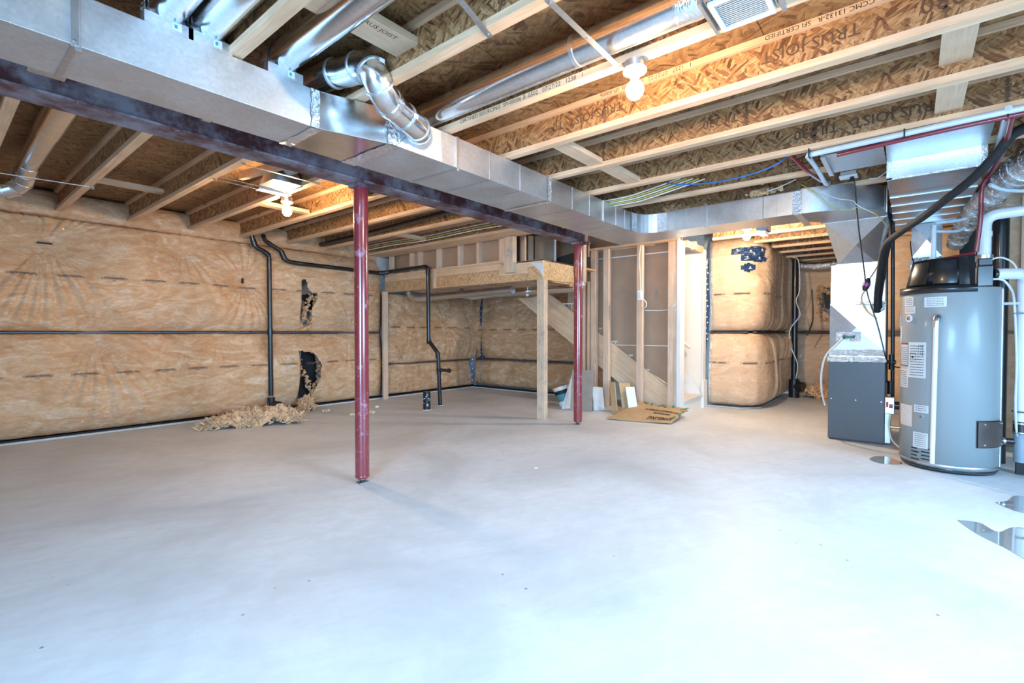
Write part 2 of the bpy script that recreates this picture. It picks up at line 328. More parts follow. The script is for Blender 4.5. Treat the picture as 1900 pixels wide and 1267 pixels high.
# -------- insulation builder
def sines(U, Z, n, f0, f1, seed):
    g = np.random.default_rng(seed); out = np.zeros_like(U)
    for _ in range(n):
        a = g.uniform(0, 2*PI); f = g.uniform(f0, f1); p = g.uniform(0, 2*PI); out += np.sin((U*np.cos(a)+Z*np.sin(a))*f*2*PI+p)
    return out/math.sqrt(n)
def blanket(name, P0, ud, ulen, z0, z1, nd, parent, mat, amp=.10, seed=1, pins=(), holes=(), step=.02, wr=.006, ends=True, lf=.25, vert=0, label=None):
    nu = int(ulen/step)+1; nz = int((z1-z0)/step)+1
    u = np.linspace(0, ulen, nu); z = np.linspace(z0, z1, nz); U, Z = np.meshgrid(u, z)
    T = (Z-z0)/(z1-z0); prof = np.sqrt(np.clip(1-np.abs(2*T-1)**2.6, 0, 1))
    if ends: prof = prof*np.sqrt(np.clip(1-np.abs(2*U/ulen-1)**(14 if ulen > 2.5 else 5), 0, 1)+.02)
    D = amp*prof*(1+lf*sines(U, Z, 6, .25, .9, seed))
    wrn = sines(U+.15*sines(U, Z, 4, .6, 1.4, seed+5), Z*.5, 5, 3, 8, seed+1)
    msk = np.clip(sines(U, Z, 5, .4, 1.1, seed+2)*.6+.3, 0, 1.3)
    D += wr*np.abs(wrn)*msk*prof
    if vert:
        vw = sines(U+.06*np.sin(Z*5), Z*.08, 6, 3.5, 8, seed+3); edge = np.clip(np.abs(2*T-1)**1.5+.25, 0, 1); D += vert*vw*edge*prof
    for (pu, pz, R, A, nf) in pins:
        dx = U-pu; dz = Z-pz; rr = np.hypot(dx, dz)+1e-4; th = np.arctan2(dz, dx)
        D *= 1-.85*np.exp(-(rr/(R*.45))**2)
        ph = th*nf+2.2*np.sin(th*3+seed)+1.3*np.sin(th*5+pu)
        D += A*np.abs(np.sin(ph))**1.5*np.minimum(rr/.12, 1)*np.exp(-(rr/R)**1.6)*(.6+.4*np.sin(th*2+seed))
    D = np.maximum(D, .004)
    ud = np.array(ud, float); nd = np.array(nd, float); P0 = np.array(P0, float)
    V = P0+U[..., None]*ud+D[..., None]*nd; V[..., 2] = Z
    keep = np.ones((nz-1, nu-1), bool); uc = (u[:-1]+u[1:])/2; zc = (z[:-1]+z[1:])/2
    for poly in holes:
        for i in range(nz-1):
            for j in range(nu-1):
                x, y = uc[j], zc[i]; ins = False; n = len(poly)
                for a in range(n):
                    (x1, y1), (x2, y2) = poly[a], poly[(a+1) % n]
                    if (y1 > y) != (y2 > y) and x < (x2-x1)*(y-y1)/(y2-y1)+x1: ins = not ins
                if ins: keep[i, j] = False
    idx = np.arange(nz*nu).reshape(nz, nu); q = np.stack([idx[:-1, :-1], idx[:-1, 1:], idx[1:, 1:], idx[1:, :-1]], -1)[keep]
    flip = np.cross(ud, [0, 0, 1]) @ nd < 0
    if flip: q = q[:, ::-1]
    mb = MB(); mb.v = [tuple(x) for x in V.reshape(-1, 3)]; mb.f = [tuple(map(int, x)) for x in q]; mb.sm = [True]*len(mb.f)
    # edges back to the wall so the blanket has thickness
    o = obj(name, mb, mat, parent, label=label)
    sm = o.modifiers.new('solid', 'SOLIDIFY'); sm.thickness = .008; sm.offset = -1
    return o, lambda uu, zz: float(np.interp(uu, u, D[int(round((zz-z0)/(z1-z0)*(nz-1)))]))
def prints(P0, ud, ulen, zz, nd, dfun, parent, pitch=.36, w=.20, start=.1, slope=0):
    """rows of the small unreadable print on the vapour barrier"""
    ud = Vector(ud); nd = Vector(nd); P0 = Vector(P0); mb = MB(); u = start
    while u+w < ulen-.05:
        def pt(a, z): return P0+ud*a+nd*(dfun(min(max(a, .01), ulen-.01), zz)+.009)+Vector((0, 0, z-P0.z))
        rnd = random.Random(int(u*100))
        z = zz+slope*u
        a = u+.022
        while a < u+w-.022:
            l = rnd.uniform(.006, .016); mb.add([pt(a, z+.002), pt(a+l, z+.002), pt(a+l, z+.013), pt(a, z+.013)], [(0, 1, 2, 3)]); a += l+.004
        for (a0, a1, zz0) in ((u+.01, u+w-.01, -.006), (u+.02, u+w-.02, .017)): mb.add([pt(a0, z+zz0), pt(a1, z+zz0), pt(a1, z+zz0+.003), pt(a0, z+zz0+.003)], [(0, 1, 2, 3)])
        a = u+w*.4
        mb.add([pt(a, z-.02), pt(a+w*.16, z-.02), pt(a+w*.16, z-.015), pt(a, z-.015)], [(0, 1, 2, 3)])
        for c in (u, u+w-.012):
            ring = [pt(c+.006+.008*math.cos(t), z+.005+.010*math.sin(t)) for t in np.linspace(0, 2*PI, 9)[:-1]]; ri = [pt(c+.006+.005*math.cos(t), z+.005+.007*math.sin(t)) for t in np.linspace(0, 2*PI, 9)[:-1]]
            mb.add(ring+ri, [(i, (i+1) % 8, 8+(i+1) % 8, 8+i) for i in range(8)])
        u += pitch
    return obj('printed_marks', mb, 'mark', parent, kind='stuff')
def torn_edge(poly, P0, ud, nd, depth, parent, name='torn_fibre', mat='fluff', n=60, thick=.05, seed=3):
    """lumpy fibre rim round a hole"""
    g = random.Random(seed); ud = Vector(ud); nd = Vector(nd); P0 = Vector(P0); mb = MB(); m = len(poly)
    per = []
    for a in range(m):
        p, q = Vector(poly[a]), Vector(poly[(a+1) % m]); L = max(2, int((q-p).length/.03))
        for j in range(L): per.append(p+(q-p)*j/L)
    for p in per:
        for _ in range(2):
            c = P0+ud*(p.x+g.uniform(-.02, .02))+nd*(g.uniform(.02, depth)); c.z = p.y+g.uniform(-.02, .02)
            blob(mb, c, g.uniform(.4, 1)*thick, g)
    return obj(name, mb, mat, parent, kind='stuff')
def blob(mb, c, r, g, sq=(1, 1, 1), seg=6, rings=4):
    vs = []; ax = [g.uniform(.6, 1.4)*s for s in sq]
    for i in range(rings+1):
        t = PI*i/rings
        for j in range(seg):
            a = 2*PI*j/seg; k = r*g.uniform(.7, 1.3)
            vs.append((c[0]+k*ax[0]*math.sin(t)*math.cos(a), c[1]+k*ax[1]*math.sin(t)*math.sin(a), c[2]+k*ax[2]*math.cos(t)*.8))
    mb.add(vs, [(i*seg+j, i*seg+(j+1) % seg, (i+1)*seg+(j+1) % seg, (i+1)*seg+j) for i in range(rings) for j in range(seg)])

# -------- left wall (plane y)
wl = struct('wall_left', None, None, (0, YL, 0))
obj('foundation', B(XB, 7.6, YL, YL+.2, 0, ZT), 'conc', wl)
HOLE1 = [(3.60, 1.93), (3.68, 1.95), (3.70, 1.83), (3.74, 1.76), (3.86, 1.75), (3.84, 1.62), (3.78, 1.52), (3.80, 1.34), (3.74, 1.24), (3.62, 1.27), (3.60, 1.6)]
HOLE2 = [(3.53, .88), (3.72, .86), (3.80, .83), (3.90, .66), (3.88, .46), (3.78, .22), (3.72, .13), (3.54, .16)]
U0 = XB
sh = lambda poly: [(a-U0, b) for a, b in poly]
wlen = 5.13-U0
pinsu = [(.86-U0, 2.11, 1.0, .060, 14), (3.12-U0-.25, 1.86, .65, .045, 13), (1.25-U0, 1.16, .6, .03, 10), (2.15-U0, 2.25, .8, .03, 9), (4.55-U0, 1.2, .6, .035, 9), (-1.2-U0, 2.0, .8, .05, 11)]
pinsl = [(1.25-U0, 1.13, .9, .055, 13), (2.55-U0, 1.12, .65, .035, 10), (3.2-U0, 1.05, .45, .03, 8), (4.5-U0, 1.1, .6, .03, 9), (-.8-U0, 1.1, .7, .04, 9)]
iu, du = blanket('insulation_blanket', (U0, YL-.06, 0), (1, 0, 0), wlen, 1.155, 2.40, (0, -1, 0), wl, 'insx', .22, 11, pinsu, [sh(HOLE1)], .0175, .008, label='upper band of fibreglass blanket behind clear plastic on the left wall')
il, dl = blanket('insulation_blanket', (U0, YL-.06, 0), (1, 0, 0), wlen, .035, 1.145, (0, -1, 0), wl, 'insx', .24, 23, pinsl, [sh(HOLE2)], .0175, .008, vert=.004, label='lower band of fibreglass blanket behind clear plastic on the left wall')
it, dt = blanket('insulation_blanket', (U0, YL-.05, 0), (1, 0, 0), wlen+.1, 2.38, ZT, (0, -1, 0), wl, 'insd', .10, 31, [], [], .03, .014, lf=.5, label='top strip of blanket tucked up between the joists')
obj('seam_strap', B(U0, 5.0, YL-.105, YL-.05, 1.142, 1.158), 'gap', wl)
obj('staple_slit', MB().box(.80, .92, YL-.13, YL-.10, 2.10, 2.115).box(2.84, 2.855, YL-.15, YL-.10, 1.83, 1.90), 'ink', wl)
obj('sill_membrane', B(U0, 7.4, YL-.09, YL, 0, .028), 'flatblack', wl)
obj('sill_gasket', B(U0, 7.4, YL-.17, YL-.13, 0, .016), 'sill', wl)
prints((U0, YL-.06, 0), (1, 0, 0), wlen, 1.76, (0, -1, 0), du, wl, .37, .23, .05)
prints((U0, YL-.06, 0), (1, 0, 0), wlen, .69, (0, -1, 0), dl, wl, .37, .23, .15)
obj('hole_backing', MB().box(3.50, 3.95, YL-.012, YL, 1.2, 2.0).box(3.45, 3.98, YL-.012, YL, .1, .95), 'conc', wl)
obj('cavity_dark', MB().prism([(3.60, YL-.02, 1.95), (3.60, YL-.02, 1.72), (3.68, YL-.02, 1.72), (3.72, YL-.02, 1.9)], (0, -.01, 0)).prism([(3.60, YL-.02, 1.60), (3.60, YL-.02, 1.38), (3.64, YL-.02, 1.38), (3.65, YL-.02, 1.6)], (0, -.01, 0))
    .prism([(3.70, YL-.02, 1.72), (3.95, YL-.02, 1.78), (3.95, YL-.02, 1.5), (3.80, YL-.02, 1.5), (3.78, YL-.02, 1.64), (3.70, YL-.02, 1.66)], (0, -.01, 0))
    .prism([(3.70, YL-.02, .1), (3.68, YL-.02, .2), (3.74, YL-.02, .9), (3.97, YL-.02, .9), (3.97, YL-.02, .1)], (0, -.01, 0)), 'flatblack', wl)  # black patches standing in for the dark cavity behind the holes
torn_edge(sh([(3.86, 1.84), (3.90, 1.62), (3.84, 1.40), (3.76, 1.22), (3.62, 1.20)]), (U0, YL-.08, 0), (1, 0, 0), (0, -1, 0), .14, wl, seed=4, thick=.035)
torn_edge(sh([(3.56, .90), (3.82, .92), (3.94, .70), (3.93, .42), (3.82, .18)]), (U0, YL-.08, 0), (1, 0, 0), (0, -1, 0), .16, wl, seed=8, thick=.035)
# stud at the end of the main run, then the alcove run
obj('stud', B(5.04, 5.13, 6.985, 7.025, 0, 1.85), 'woodz', wl)
AX = 5.14
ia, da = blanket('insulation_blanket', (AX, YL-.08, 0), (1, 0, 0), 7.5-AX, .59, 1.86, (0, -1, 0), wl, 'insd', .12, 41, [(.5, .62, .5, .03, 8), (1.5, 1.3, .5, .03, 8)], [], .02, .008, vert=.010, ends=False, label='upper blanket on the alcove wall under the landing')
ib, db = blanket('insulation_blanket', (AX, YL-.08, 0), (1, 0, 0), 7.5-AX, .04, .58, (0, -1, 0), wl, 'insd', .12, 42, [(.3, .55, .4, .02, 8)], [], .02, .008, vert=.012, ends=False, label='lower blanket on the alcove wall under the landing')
obj('seam_strap', B(AX, 7.35, YL-.10, YL-.05, .578, .592), 'gap', wl)
prints((AX, YL-.08, 0), (1, 0, 0), 7.5-AX, 1.24, (0, -1, 0), da, wl, .36, .22, .1)
# blue tape on the alcove wall corner
def tape_strip(pts, wdt, nrm, parent, seed, name='tape_strip', dots=True, wv=.012):
    g = random.Random(seed); P = arc_pts(pts, 5); nrm = Vector(nrm); mb = MB(); L = []; R = []
    for i, p in enumerate(P):
        t = (P[min(i+1, len(P)-1)]-P[max(i-1, 0)]).normalized(); s = t.cross(nrm).normalized(); ww = wdt[min(i*len(wdt)//len(P), len(wdt)-1)]+g.uniform(-wv, wv)*.5
        L.append(p+s*ww/2); R.append(p-s*ww/2)
    n = len(P); vs = L+R+[q+nrm*.004 for q in L]+[q+nrm*.004 for q in R]
    fs = []
    for i in range(n-1): fs += [(2*n+i, 2*n+i+1, 3*n+i+1, 3*n+i), (i, n+i, n+i+1, i+1), (i, i+1, 2*n+i+1, 2*n+i), (n+i, 3*n+i, 3*n+i+1, n+i+1)]
    mb.add(vs, fs); o = obj(name, mb, 'navy', parent)
    if dots:
        db_ = MB()
        for i in range(1, n-1, 2):
            c = P[i]+nrm*.006; t = (P[i+1]-P[i-1]).normalized(); s = t.cross(nrm).normalized(); k = wdt[min(i*len(wdt)//n, len(wdt)-1)]*.25
            c = c+s*g.uniform(-1, 1)*k*.7; rr = min(.014, k)
            db_.add([c+t*rr*math.cos(a)+s*rr*.8*math.sin(a) for a in np.linspace(0, 2*PI, 9)[:-1]], [tuple(range(8))])
        d = obj('tape_print', db_, 'dot', o if False else parent, kind='stuff')
    return o
# -------- far wall of the alcove (plane x = 7.45)
wf = struct('wall_alcove', None, None, (7.55, 5.5, 0))
obj('foundation', B(7.62, 7.75, 3.9, YL, 0, ZT), 'conc', wf)
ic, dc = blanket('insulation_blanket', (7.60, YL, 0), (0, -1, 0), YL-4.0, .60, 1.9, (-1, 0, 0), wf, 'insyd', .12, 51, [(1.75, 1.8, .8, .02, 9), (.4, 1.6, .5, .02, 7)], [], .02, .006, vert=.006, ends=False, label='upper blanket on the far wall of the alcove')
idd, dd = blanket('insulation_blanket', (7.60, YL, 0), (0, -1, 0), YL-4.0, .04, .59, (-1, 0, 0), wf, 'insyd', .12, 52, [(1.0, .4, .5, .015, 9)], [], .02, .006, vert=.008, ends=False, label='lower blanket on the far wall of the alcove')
obj('seam_strap', B(7.50, 7.56, 4.0, YL, .588, .602), 'gap', wf)
obj('sill_membrane', B(7.46, 7.56, 4.0, YL, 0, .035), 'flatblack', wf)
obj('sill_gasket', B(7.39, 7.41, 4.4, YL-.1, 0, .015), 'sill', wf)
prints((7.60, YL, 0), (0, -1, 0), YL-4.0, 1.20, (-1, 0, 0), dc, wf, .36, .22, .2)
tape_strip([(7.46, 6.93, 1.86), (7.44, 6.95, 1.60), (7.45, 6.96, 1.30)], [.05, .07, .05, .03], (-1, 0, 0), wf, 2)
tape_strip([(7.46, 6.96, .95), (7.45, 6.95, .75), (7.45, 6.92, .60)], [.03, .05, .14], (-1, 0, 0), wf, 3)
obj('crease_line', MB().tube([(7.47, 6.96, 1.3), (7.465, 6.97, .95)], .006, 6).tube([(7.47, 6.98, .6), (7.465, 6.99, .1)], .004, 6), 'gap', wf)
tape_strip([(7.33, 7.10, .62), (7.31, 7.09, .40), (7.32, 7.08, .12)], [.08, .12, .11, .08], (-.8, -.6, 0), wl, 5)
obj('upper_foundation', B(5.05, 5.40, YL-.12, YL-.02, 2.2, 2.46), 'conc', wl)

# ================================================================ JOISTS
def joist(k, y0, y1, label, group=None, short=None):
    xe = .378+.622*k; x0 = xe-.060; xm = (x0+xe)/2
    t = thing('i_joist', label, 'joist', (xm, (y0+y1)/2, ZJ), 'engineered floor joists overhead')
    a = obj('bottom_flange', B(x0, xe, y0, y1, ZJ, ZJ+.036), 'woody', t)
    b = obj('top_flange', B(x0, xe, y0, y1, ZT-.036, ZT-.001), 'woody', t)
    c = obj('web', B(xm-.005, xm+.005, y0, y1, ZJ+.036, ZT-.036), 'web', t)
    return t, a, b, c, x0
LBL = {-4: 'engineered joist over the near duct end, outside the frame', -3: 'joist at the near left edge overhead, second outside the frame', -2: 'joist at the near left edge, just past the picture corner',
 -1: 'engineered joist crossing the upper left corner above the red beam', 0: 'joist running beside the left round pipe, just over the beam at far left',
 1: 'joist whose pale underside passes between the second and third round pipes above the duct', 2: 'joist carrying the ends of the two galvanized strips near the top',
 3: 'joist holding the nearest bare bulb, stamped with dates on its lower flange', 4: 'brightly lit joist just behind the nearest bulb, flange stamped upside down',
 5: 'half-shaded joist, second one behind the nearest bulb', 6: 'darker joist with bold stamp, third one behind the nearest bulb', 7: 'joist beside the pale water lines, with blue cable strung under it',
 8: 'joist just in front of the cross duct run', 9: 'joist directly above the cross duct run', 10: 'joist holding the far bulb over the stair foot', 11: 'first lit joist beyond the far bulb, seen under the cross duct',
 12: 'second joist beyond the far bulb, stamp on its side', 13: 'third joist beyond the far bulb, above the plastic-wrapped bump', 14: 'fourth joist beyond the far bulb near the far pipe', 15: 'fifth joist beyond the far bulb, near the far wall', 16: 'last lit joist before the far wall'}
JO = {}
for k in range(-4, 17):
    if k <= 6: y0, y1 = YR, YL-.02
    elif k <= 10: y0, y1 = YR, 3.33
    else: y0, y1 = YR, 2.2 if k < 12 else 1.8
    if k >= 10: y0 = -.52
    if k >= 14: y0 = .26
    JO[k] = joist(k, y0, y1, LBL[k])
# trimmer joist at the stairwell
t = thing('trimmer_joist', 'double joist edging the stairwell above the knee wall', 'joist', (4.87, 5.4, ZJ))
obj('bottom_flange', B(4.84, 4.90, 3.40, YL-.02, ZJ, ZJ+.036), 'woody', t); obj('top_flange', B(4.84, 4.90, 3.40, YL-.02, ZT-.036, ZT-.001), 'woody', t); obj('web', B(4.865, 4.875, 3.40, YL-.02, ZJ+.036, ZT-.036), 'web', t)
# stamps on joists
def stamp(k, part, body, size, yst, z, up=True, bold=.0, mat='ink', xoff=.0008):
    t, a, b, c, x0 = JO[k]; par = {'b': a, 't': b, 'w': c}[part]; x = (x0 if part != 'w' else x0+.025)-xoff
    if up: return text(body, size, (x, yst, z), (0, -1, 0), (0, 0, 1), mat, par, 'stamp', bold)
    return text(body, size, (x, yst, z), (0, 1, 0), (0, 0, -1), mat, par, 'stamp', bold)
zb = ZJ+.007
stamp(3, 'b', 'CERTIFIED SOURCING  SFI-00006 \u2202  0502   07/27/22   1238   1', .034, 2.22, zb)
stamp(4, 't', '1   1237   07/27/22   0660   (\u00ae)  SFI-00006', .034, .98, ZT-.008, False)
stamp(4, 't', 'TJI 230   ICC-ES ESR-1153   CCMC 13132-R   SFI CERTIFIED', .034, -.25, ZT-.008, False)
stamp(4, 'w', 'TJI 230', .10, -.30, ZT-.075, False, .001, 'inkb')
stamp(4, 'w', 'TRUS JOIST', .085, .20, ZT-.08, False, .0005, 'inkb')
stamp(4, 'w', 'TRUS JOIST  TJI', .08, 1.42, ZT-.085, False, .0005, 'inkb')
stamp(6, 'w', 'TRUS JOIST   TJI 230', .095, -.15, ZT-.08, False, .0008, 'inkb')
stamp(5, 'w', 'TJI 230', .08, .9, ZT-.09, False, .0004, 'inkb')
stamp(2, 't', '07/27/22', .034, 1.35, ZT-.030, True); stamp(2, 'w', 'TJI 230', .08, 1.4, ZJ+.09, True, 0, 'inkb'); stamp(7, 'w', 'TRUS JOIST', .09, .4, ZT-.08, False, .0004, 'inkb')
stamp(11, 'b', 'TJI 230   ICC-ES ESR-1153', .034, .98, ZJ+.031, False); stamp(12, 'b', 'TJI 230   ESR-1153', .034, .95, ZJ+.031, False); stamp(10, 'b', 'SFI CERTIFIED', .034, 1.0, ZJ+.031, False)
for k, ys in ((4, (-.1, 1.55)), (5, (-.55, .85, 1.9)), (6, (-.42, .55)), (7, (.35,)), (3, (1.35,))):
    mb = MB(); g = random.Random(k)
    for y in ys:
        for q in range(26):
            z = ZJ+.04+q*.006; dy = g.uniform(.004, .022); x = JO[k][4]+.0242; mb.add([(x, y-dy, z), (x, y+dy, z), (x, y+dy*.6, z+.005), (x, y-dy*.6, z+.005)], [(0, 1, 2, 3)])
    obj('knife_mark', mb, 'inkb', JO[k][3], kind='stuff')
# blocking between joists
def block(k, y, label, z0=ZJ+.06, z1=ZJ+.06+.038, w=.14):
    xa = .378+.622*k-.0 if z0 < 2.495 else .378+.622*k-.022; xb = .378+.622*(k+1)-(.062 if z0 < 2.495 else .037)
    b = obj('joist_blocking', B(xa, xb, y-w/2, y+w/2, z0, z1), 'blockw', None, (xa, y, z0)); tag(b, label, 'blocking'); return b
bk = block(1, 1.99, 'flat pine block with stamped print between joists, above the silver elbow', 2.575, 2.613, .17)
text('TJI 230 TRUS JOIST', .04, (1.16, 1.96, 2.5742), (1, 0, 0), (0, -1, 0), 'inkb', bk, 'stamp')
block(4, 1.95, 'short wood block below the half-shaded joists, nearer of two', ZJ-.0+.02, ZJ+.058, .12)
block(5, 1.92, 'short wood block beyond the first one, over the trunk duct', ZJ+.02, ZJ+.058, .12)
block(4, -.16, 'plywood square block at upper right between bright and half-shaded joist', ZJ+.10, ZJ+.12, .13)
block(5, -.16, 'plywood square block at upper right behind the half-shaded joist', ZJ+.06, ZJ+.08, .13)
block(1, 5.9, 'horizontal block between the left joists near the plastic-covered wall', ZJ+.10, ZJ+.14, .10)
block(3, 5.3, 'pale wood block behind the glowing left bulb', ZJ+.03, ZJ+.07, .10)
block(6, 5.5, 'dark block near the black drain line over the alcove', ZJ+.03, ZJ+.07, .10)

# ================================================================ STEEL BEAM + POSTS
bt = thing('steel_beam', 'long dark red steel beam with dusty whitish patches, running below the joists', 'beam', (1.5, 3.25, 2.273))
BX0, BX1 = XB, 5.42
obj('bottom_flange', B(BX0, BX1, 3.155, 3.345, 2.273, 2.285), 'beam', bt, bev=.002); obj('web', B(BX0, BX1, 3.240, 3.262, 2.285, 2.446), 'beam', bt); obj('top_flange', B(BX0, BX1, 3.155, 3.345, 2.446, 2.458), 'beam', bt)
obj('web_filler', B(BX0, BX1, 3.200, 3.242, 2.285, 2.44), 'beam', bt)
nl = MB(); g = random.Random(5)
for _ in range(16):
    x = g.uniform(.2, 4.8); nl.tube([(x, 3.15+g.uniform(-.02, .02), 2.272), (x+g.uniform(-.03, .03), 3.17, 2.2695)], .0018, 5)
obj('bent_nail', nl, 'steel', bt, kind='stuff')
def steel_post(x, y, label):
    t = thing('steel_column', label, 'column', (x, y, 0), 'steel jack posts')
    obj('pipe', MB().cyl((x, y), .053, .055, 2.245, 40), 'post', t)
    obj('bottom_collar', MB().lathe((x, y), [(.052, .060), (.055, .055), (.055, .045), (.046, .034), (.001, .034)], 40), 'post', t)
    obj('adjusting_screw', MB().lathe((x, y), [(.001, .034), (.030, .034), (.030, .022), (.018, .020), (.018, .006), (.001, .006)], 20), 'steel', t)
    obj('base_plate', B(x-.04, x+.04, y-.03, y+.03, 0, .006), 'steel', t, bev=.001)
    obj('top_plate', B(x-.07, x+.07, y-.06, y+.06, 2.245, 2.273), 'beam', t, bev=.003)
    return t
steel_post(2.143, 3.25, 'nearer maroon steel post standing alone in the open floor')
steel_post(5.22, 3.22, 'farther maroon steel post at the landing corner beside the stair')
# wood shims under the duct along the beam
ls = thing('wood_lath', 'thin pale lath nailed under the left joists just past the beam', 'lath', (0, 3.42, 2.455)); obj('strip', B(XB, 1.12, 3.40, 3.425, 2.448, 2.46), 'woodx', ls)
sl = thing('string_line', 'thin pale cable stapled under the joists close to the left wall', 'cable', (0, 5.75, 2.45)); obj('line', MB().tube(arc_pts([(XB, 5.9, 2.45), (-.5, 5.85, 2.452), (.35, 5.78, 2.453), (1.0, 5.70, 2.455)], 5), .004, 6), 'ww', sl); obj('staple', B(.99, 1.01, 5.68, 5.72, 2.438, 2.46), 'steel', sl)

# ================================================================ SUPPLY TRUNK
def seg_box(name, x0, x1, y0a, y0b, y1a, y1b, z0, z1, mat, par, beads=()):
    mb = MB().hexa([(x0, y0a, z0), (x1, y0b, z0), (x1, y1b, z0), (x0, y1a, z0)], [(x0, y0a, z1), (x1, y0b, z1), (x1, y1b, z1), (x0, y1a, z1)])
    o = obj(name, mb, mat, par, bev=.002)
    return o
T1, T2, TF = 2.487, 2.358, 2.84; ZD0, ZD1 = 2.25, 2.452
tr = thing('supply_trunk', 'long rectangular galvanized trunk duct running beside the red beam', 'duct', (1.5, 2.6, ZD0))
seg_box('duct_section', XB, .40, T1, T1, TF, TF, ZD0, ZD1, 'galvw', tr); seg_box('duct_section', .40, 1.37, T1, T1, TF, TF, ZD0, ZD1, 'galvw', tr)
seg_box('reducer_section', 1.37, 1.77, T1, T2, TF, TF, ZD0, ZD1, 'galvr', tr)
edges = [1.77, 2.30, 3.36, 4.30, 4.92]
for a, b in zip(edges[:-1], edges[1:]): seg_box('duct_section', a+.001, b-.001, T2, T2, TF, TF, ZD0, ZD1, 'galvw' if a < 3 else 'galv', tr)
mb = MB()
for x in (2.62, 2.97, 3.72, 4.02, 4.55, 4.75): mb.box(x-.002, x+.002, T2-.0035, T2, ZD0, ZD1).box(x-.002, x+.002, T2, TF, ZD0-.003, ZD0)
obj('stiffening_crease', mb, 'galvd', tr, kind='stuff')
for x, yy_ in ((.40, T1), (2.30, T2), (4.30, T2)):
    obj('drive_cleat', MB().box(x-.022, x+.004, yy_-.010, yy_, ZD0-.004, ZD1).box(x-.01, x+.01, yy_-.006, yy_, ZD0-.02, ZD0).box(x-.02, x+.002, yy_, TF, ZD0-.005, ZD0), 'galvd' if x == .4 else 'galv', tr, bev=.001)
obj('cleat_screw', MB().tube([(.39, T1-.014, 2.262), (.39, T1-.008, 2.262)], .006, 8), 'steel', tr)
def tape_band(x, ya, par, w=.05, zlo=ZD0, seed=0):
    g = random.Random(seed); mb = MB(); n = 12
    for s, (fn) in enumerate((lambda t, q: (q, ya-.004-g.uniform(0, .003), zlo+t*(ZD1-zlo)), lambda t, q: (q, ya+t*(TF-ya), zlo-.004-g.uniform(0, .003)))):
        vs = []
        for i in range(n+1):
            t = i/n; a = x-w/2+g.uniform(-.005, .005); b = x+w/2+g.uniform(-.005, .005); vs += [fn(t, a), fn(t, (a+b)/2), fn(t, b)]
        fs = [(3*i+j, 3*i+j+1, 3*i+j+4, 3*i+j+3) for i in range(n) for j in range(2)]; mb.add(vs, fs, True)
    return obj('foil_tape', mb, 'foil', par)
tape_band(1.37, T1, tr, .06, seed=1); tape_band(1.78, T2+.004, tr, .09, seed=2); tape_band(3.36, T2, tr, .05, seed=3)
obj('duct_corner_clip', B(.30, .42, 2.842, 2.90, 2.255, 2.30), 'galvd', tr); obj('duct_corner_clip', B(.95, .99, 2.842, 2.885, 2.26, 2.29), 'galvd', tr)
# inner corner elbow and cross run, then the curved radius elbow toward the furnace
X1, X2 = 5.18, 5.60
cr = thing('cross_duct', 'galvanized cross duct turning from the trunk toward the furnace, with a rounded end', 'duct', (5.4, 1.5, ZD0))
ci = [(4.92+.24*math.sin(a), T2-.23+.23*math.cos(a)) for a in np.linspace(0, PI/2, 9)]
poly = [(4.92, TF)]+[(4.92, T2)]+ci[1:]+[(X1-.02, 1.98), (X2, 1.98), (X2, TF)]
mb = MB(); n = len(poly)
mb.prism([(x, y, ZD0) for x, y in poly[::-1]], (0, 0, ZD1-ZD0))
obj('square_elbow', mb, 'galv', cr)
mb = MB()
for c in (0, .06, .2):
    pass
cpts = [(4.86, T2-.004)]+[(x-.004*0, y-.004) for x, y in ci]+[(X1-.024, 1.93)]
tz = MB(); vs = [(x-.003, y, z) for x, y in ((4.90, T2-.005), (4.955, T2-.008), (5.0, T2-.022)) for z in (ZD0, ZD1)]; tz.add(vs, [(0, 2, 3, 1), (2, 4, 5, 3)], True)
obj('foil_tape', tz, 'foil', cr); tz = MB(); vs = [(x-.006, y, z) for x, y in ((5.155, 2.17), (5.16, 2.12), (5.162, 2.06)) for z in (ZD0, ZD1)]; tz.add(vs, [(0, 2, 3, 1), (2, 4, 5, 3)], True); obj('foil_tape', tz, 'foil', cr)
seq = [1.98, 1.66, 1.12, .86]
for a, b in zip(seq[:-1], seq[1:]): obj('duct_section', B(X1, X2, b+.001, a-.001, ZD0, ZD1+.01), 'galv', cr, bev=.002)
mb = MB()
for y in (1.86, 1.48, 1.30, 1.0): mb.box(X1-.003, X1, y-.002, y+.002, ZD0, ZD1+.01)
obj('stiffening_crease', mb, 'galvd', cr, kind='stuff')
obj('drive_cleat', MB().box(X1-.010, X1, 1.645, 1.67, ZD0-.012, ZD1+.03), 'galv', cr, bev=.001)
obj('hanger_strap', MB().box(X1-.004, X1-.001, 1.645, 1.675, ZD1, ZD1+.02).box(X1-.004, X1+.2, 1.645, 1.675, ZD1+.012, ZD1+.015), 'galv', cr)
obj('hanger_strap', MB().box(X1+.05, X1+.30, 1.42, 1.45, ZD1+.012, ZD1+.015), 'galv', cr)
tz = MB()
for i, y in enumerate(np.linspace(.87, .80, 3)): pass
tz.box(X1-.004, X1-.001, .795, .87, ZD0, ZD1+.01).box(X1, X2+.2, .80, .86, ZD0-.004, ZD0-.001); obj('foil_tape', tz, 'foil', cr)
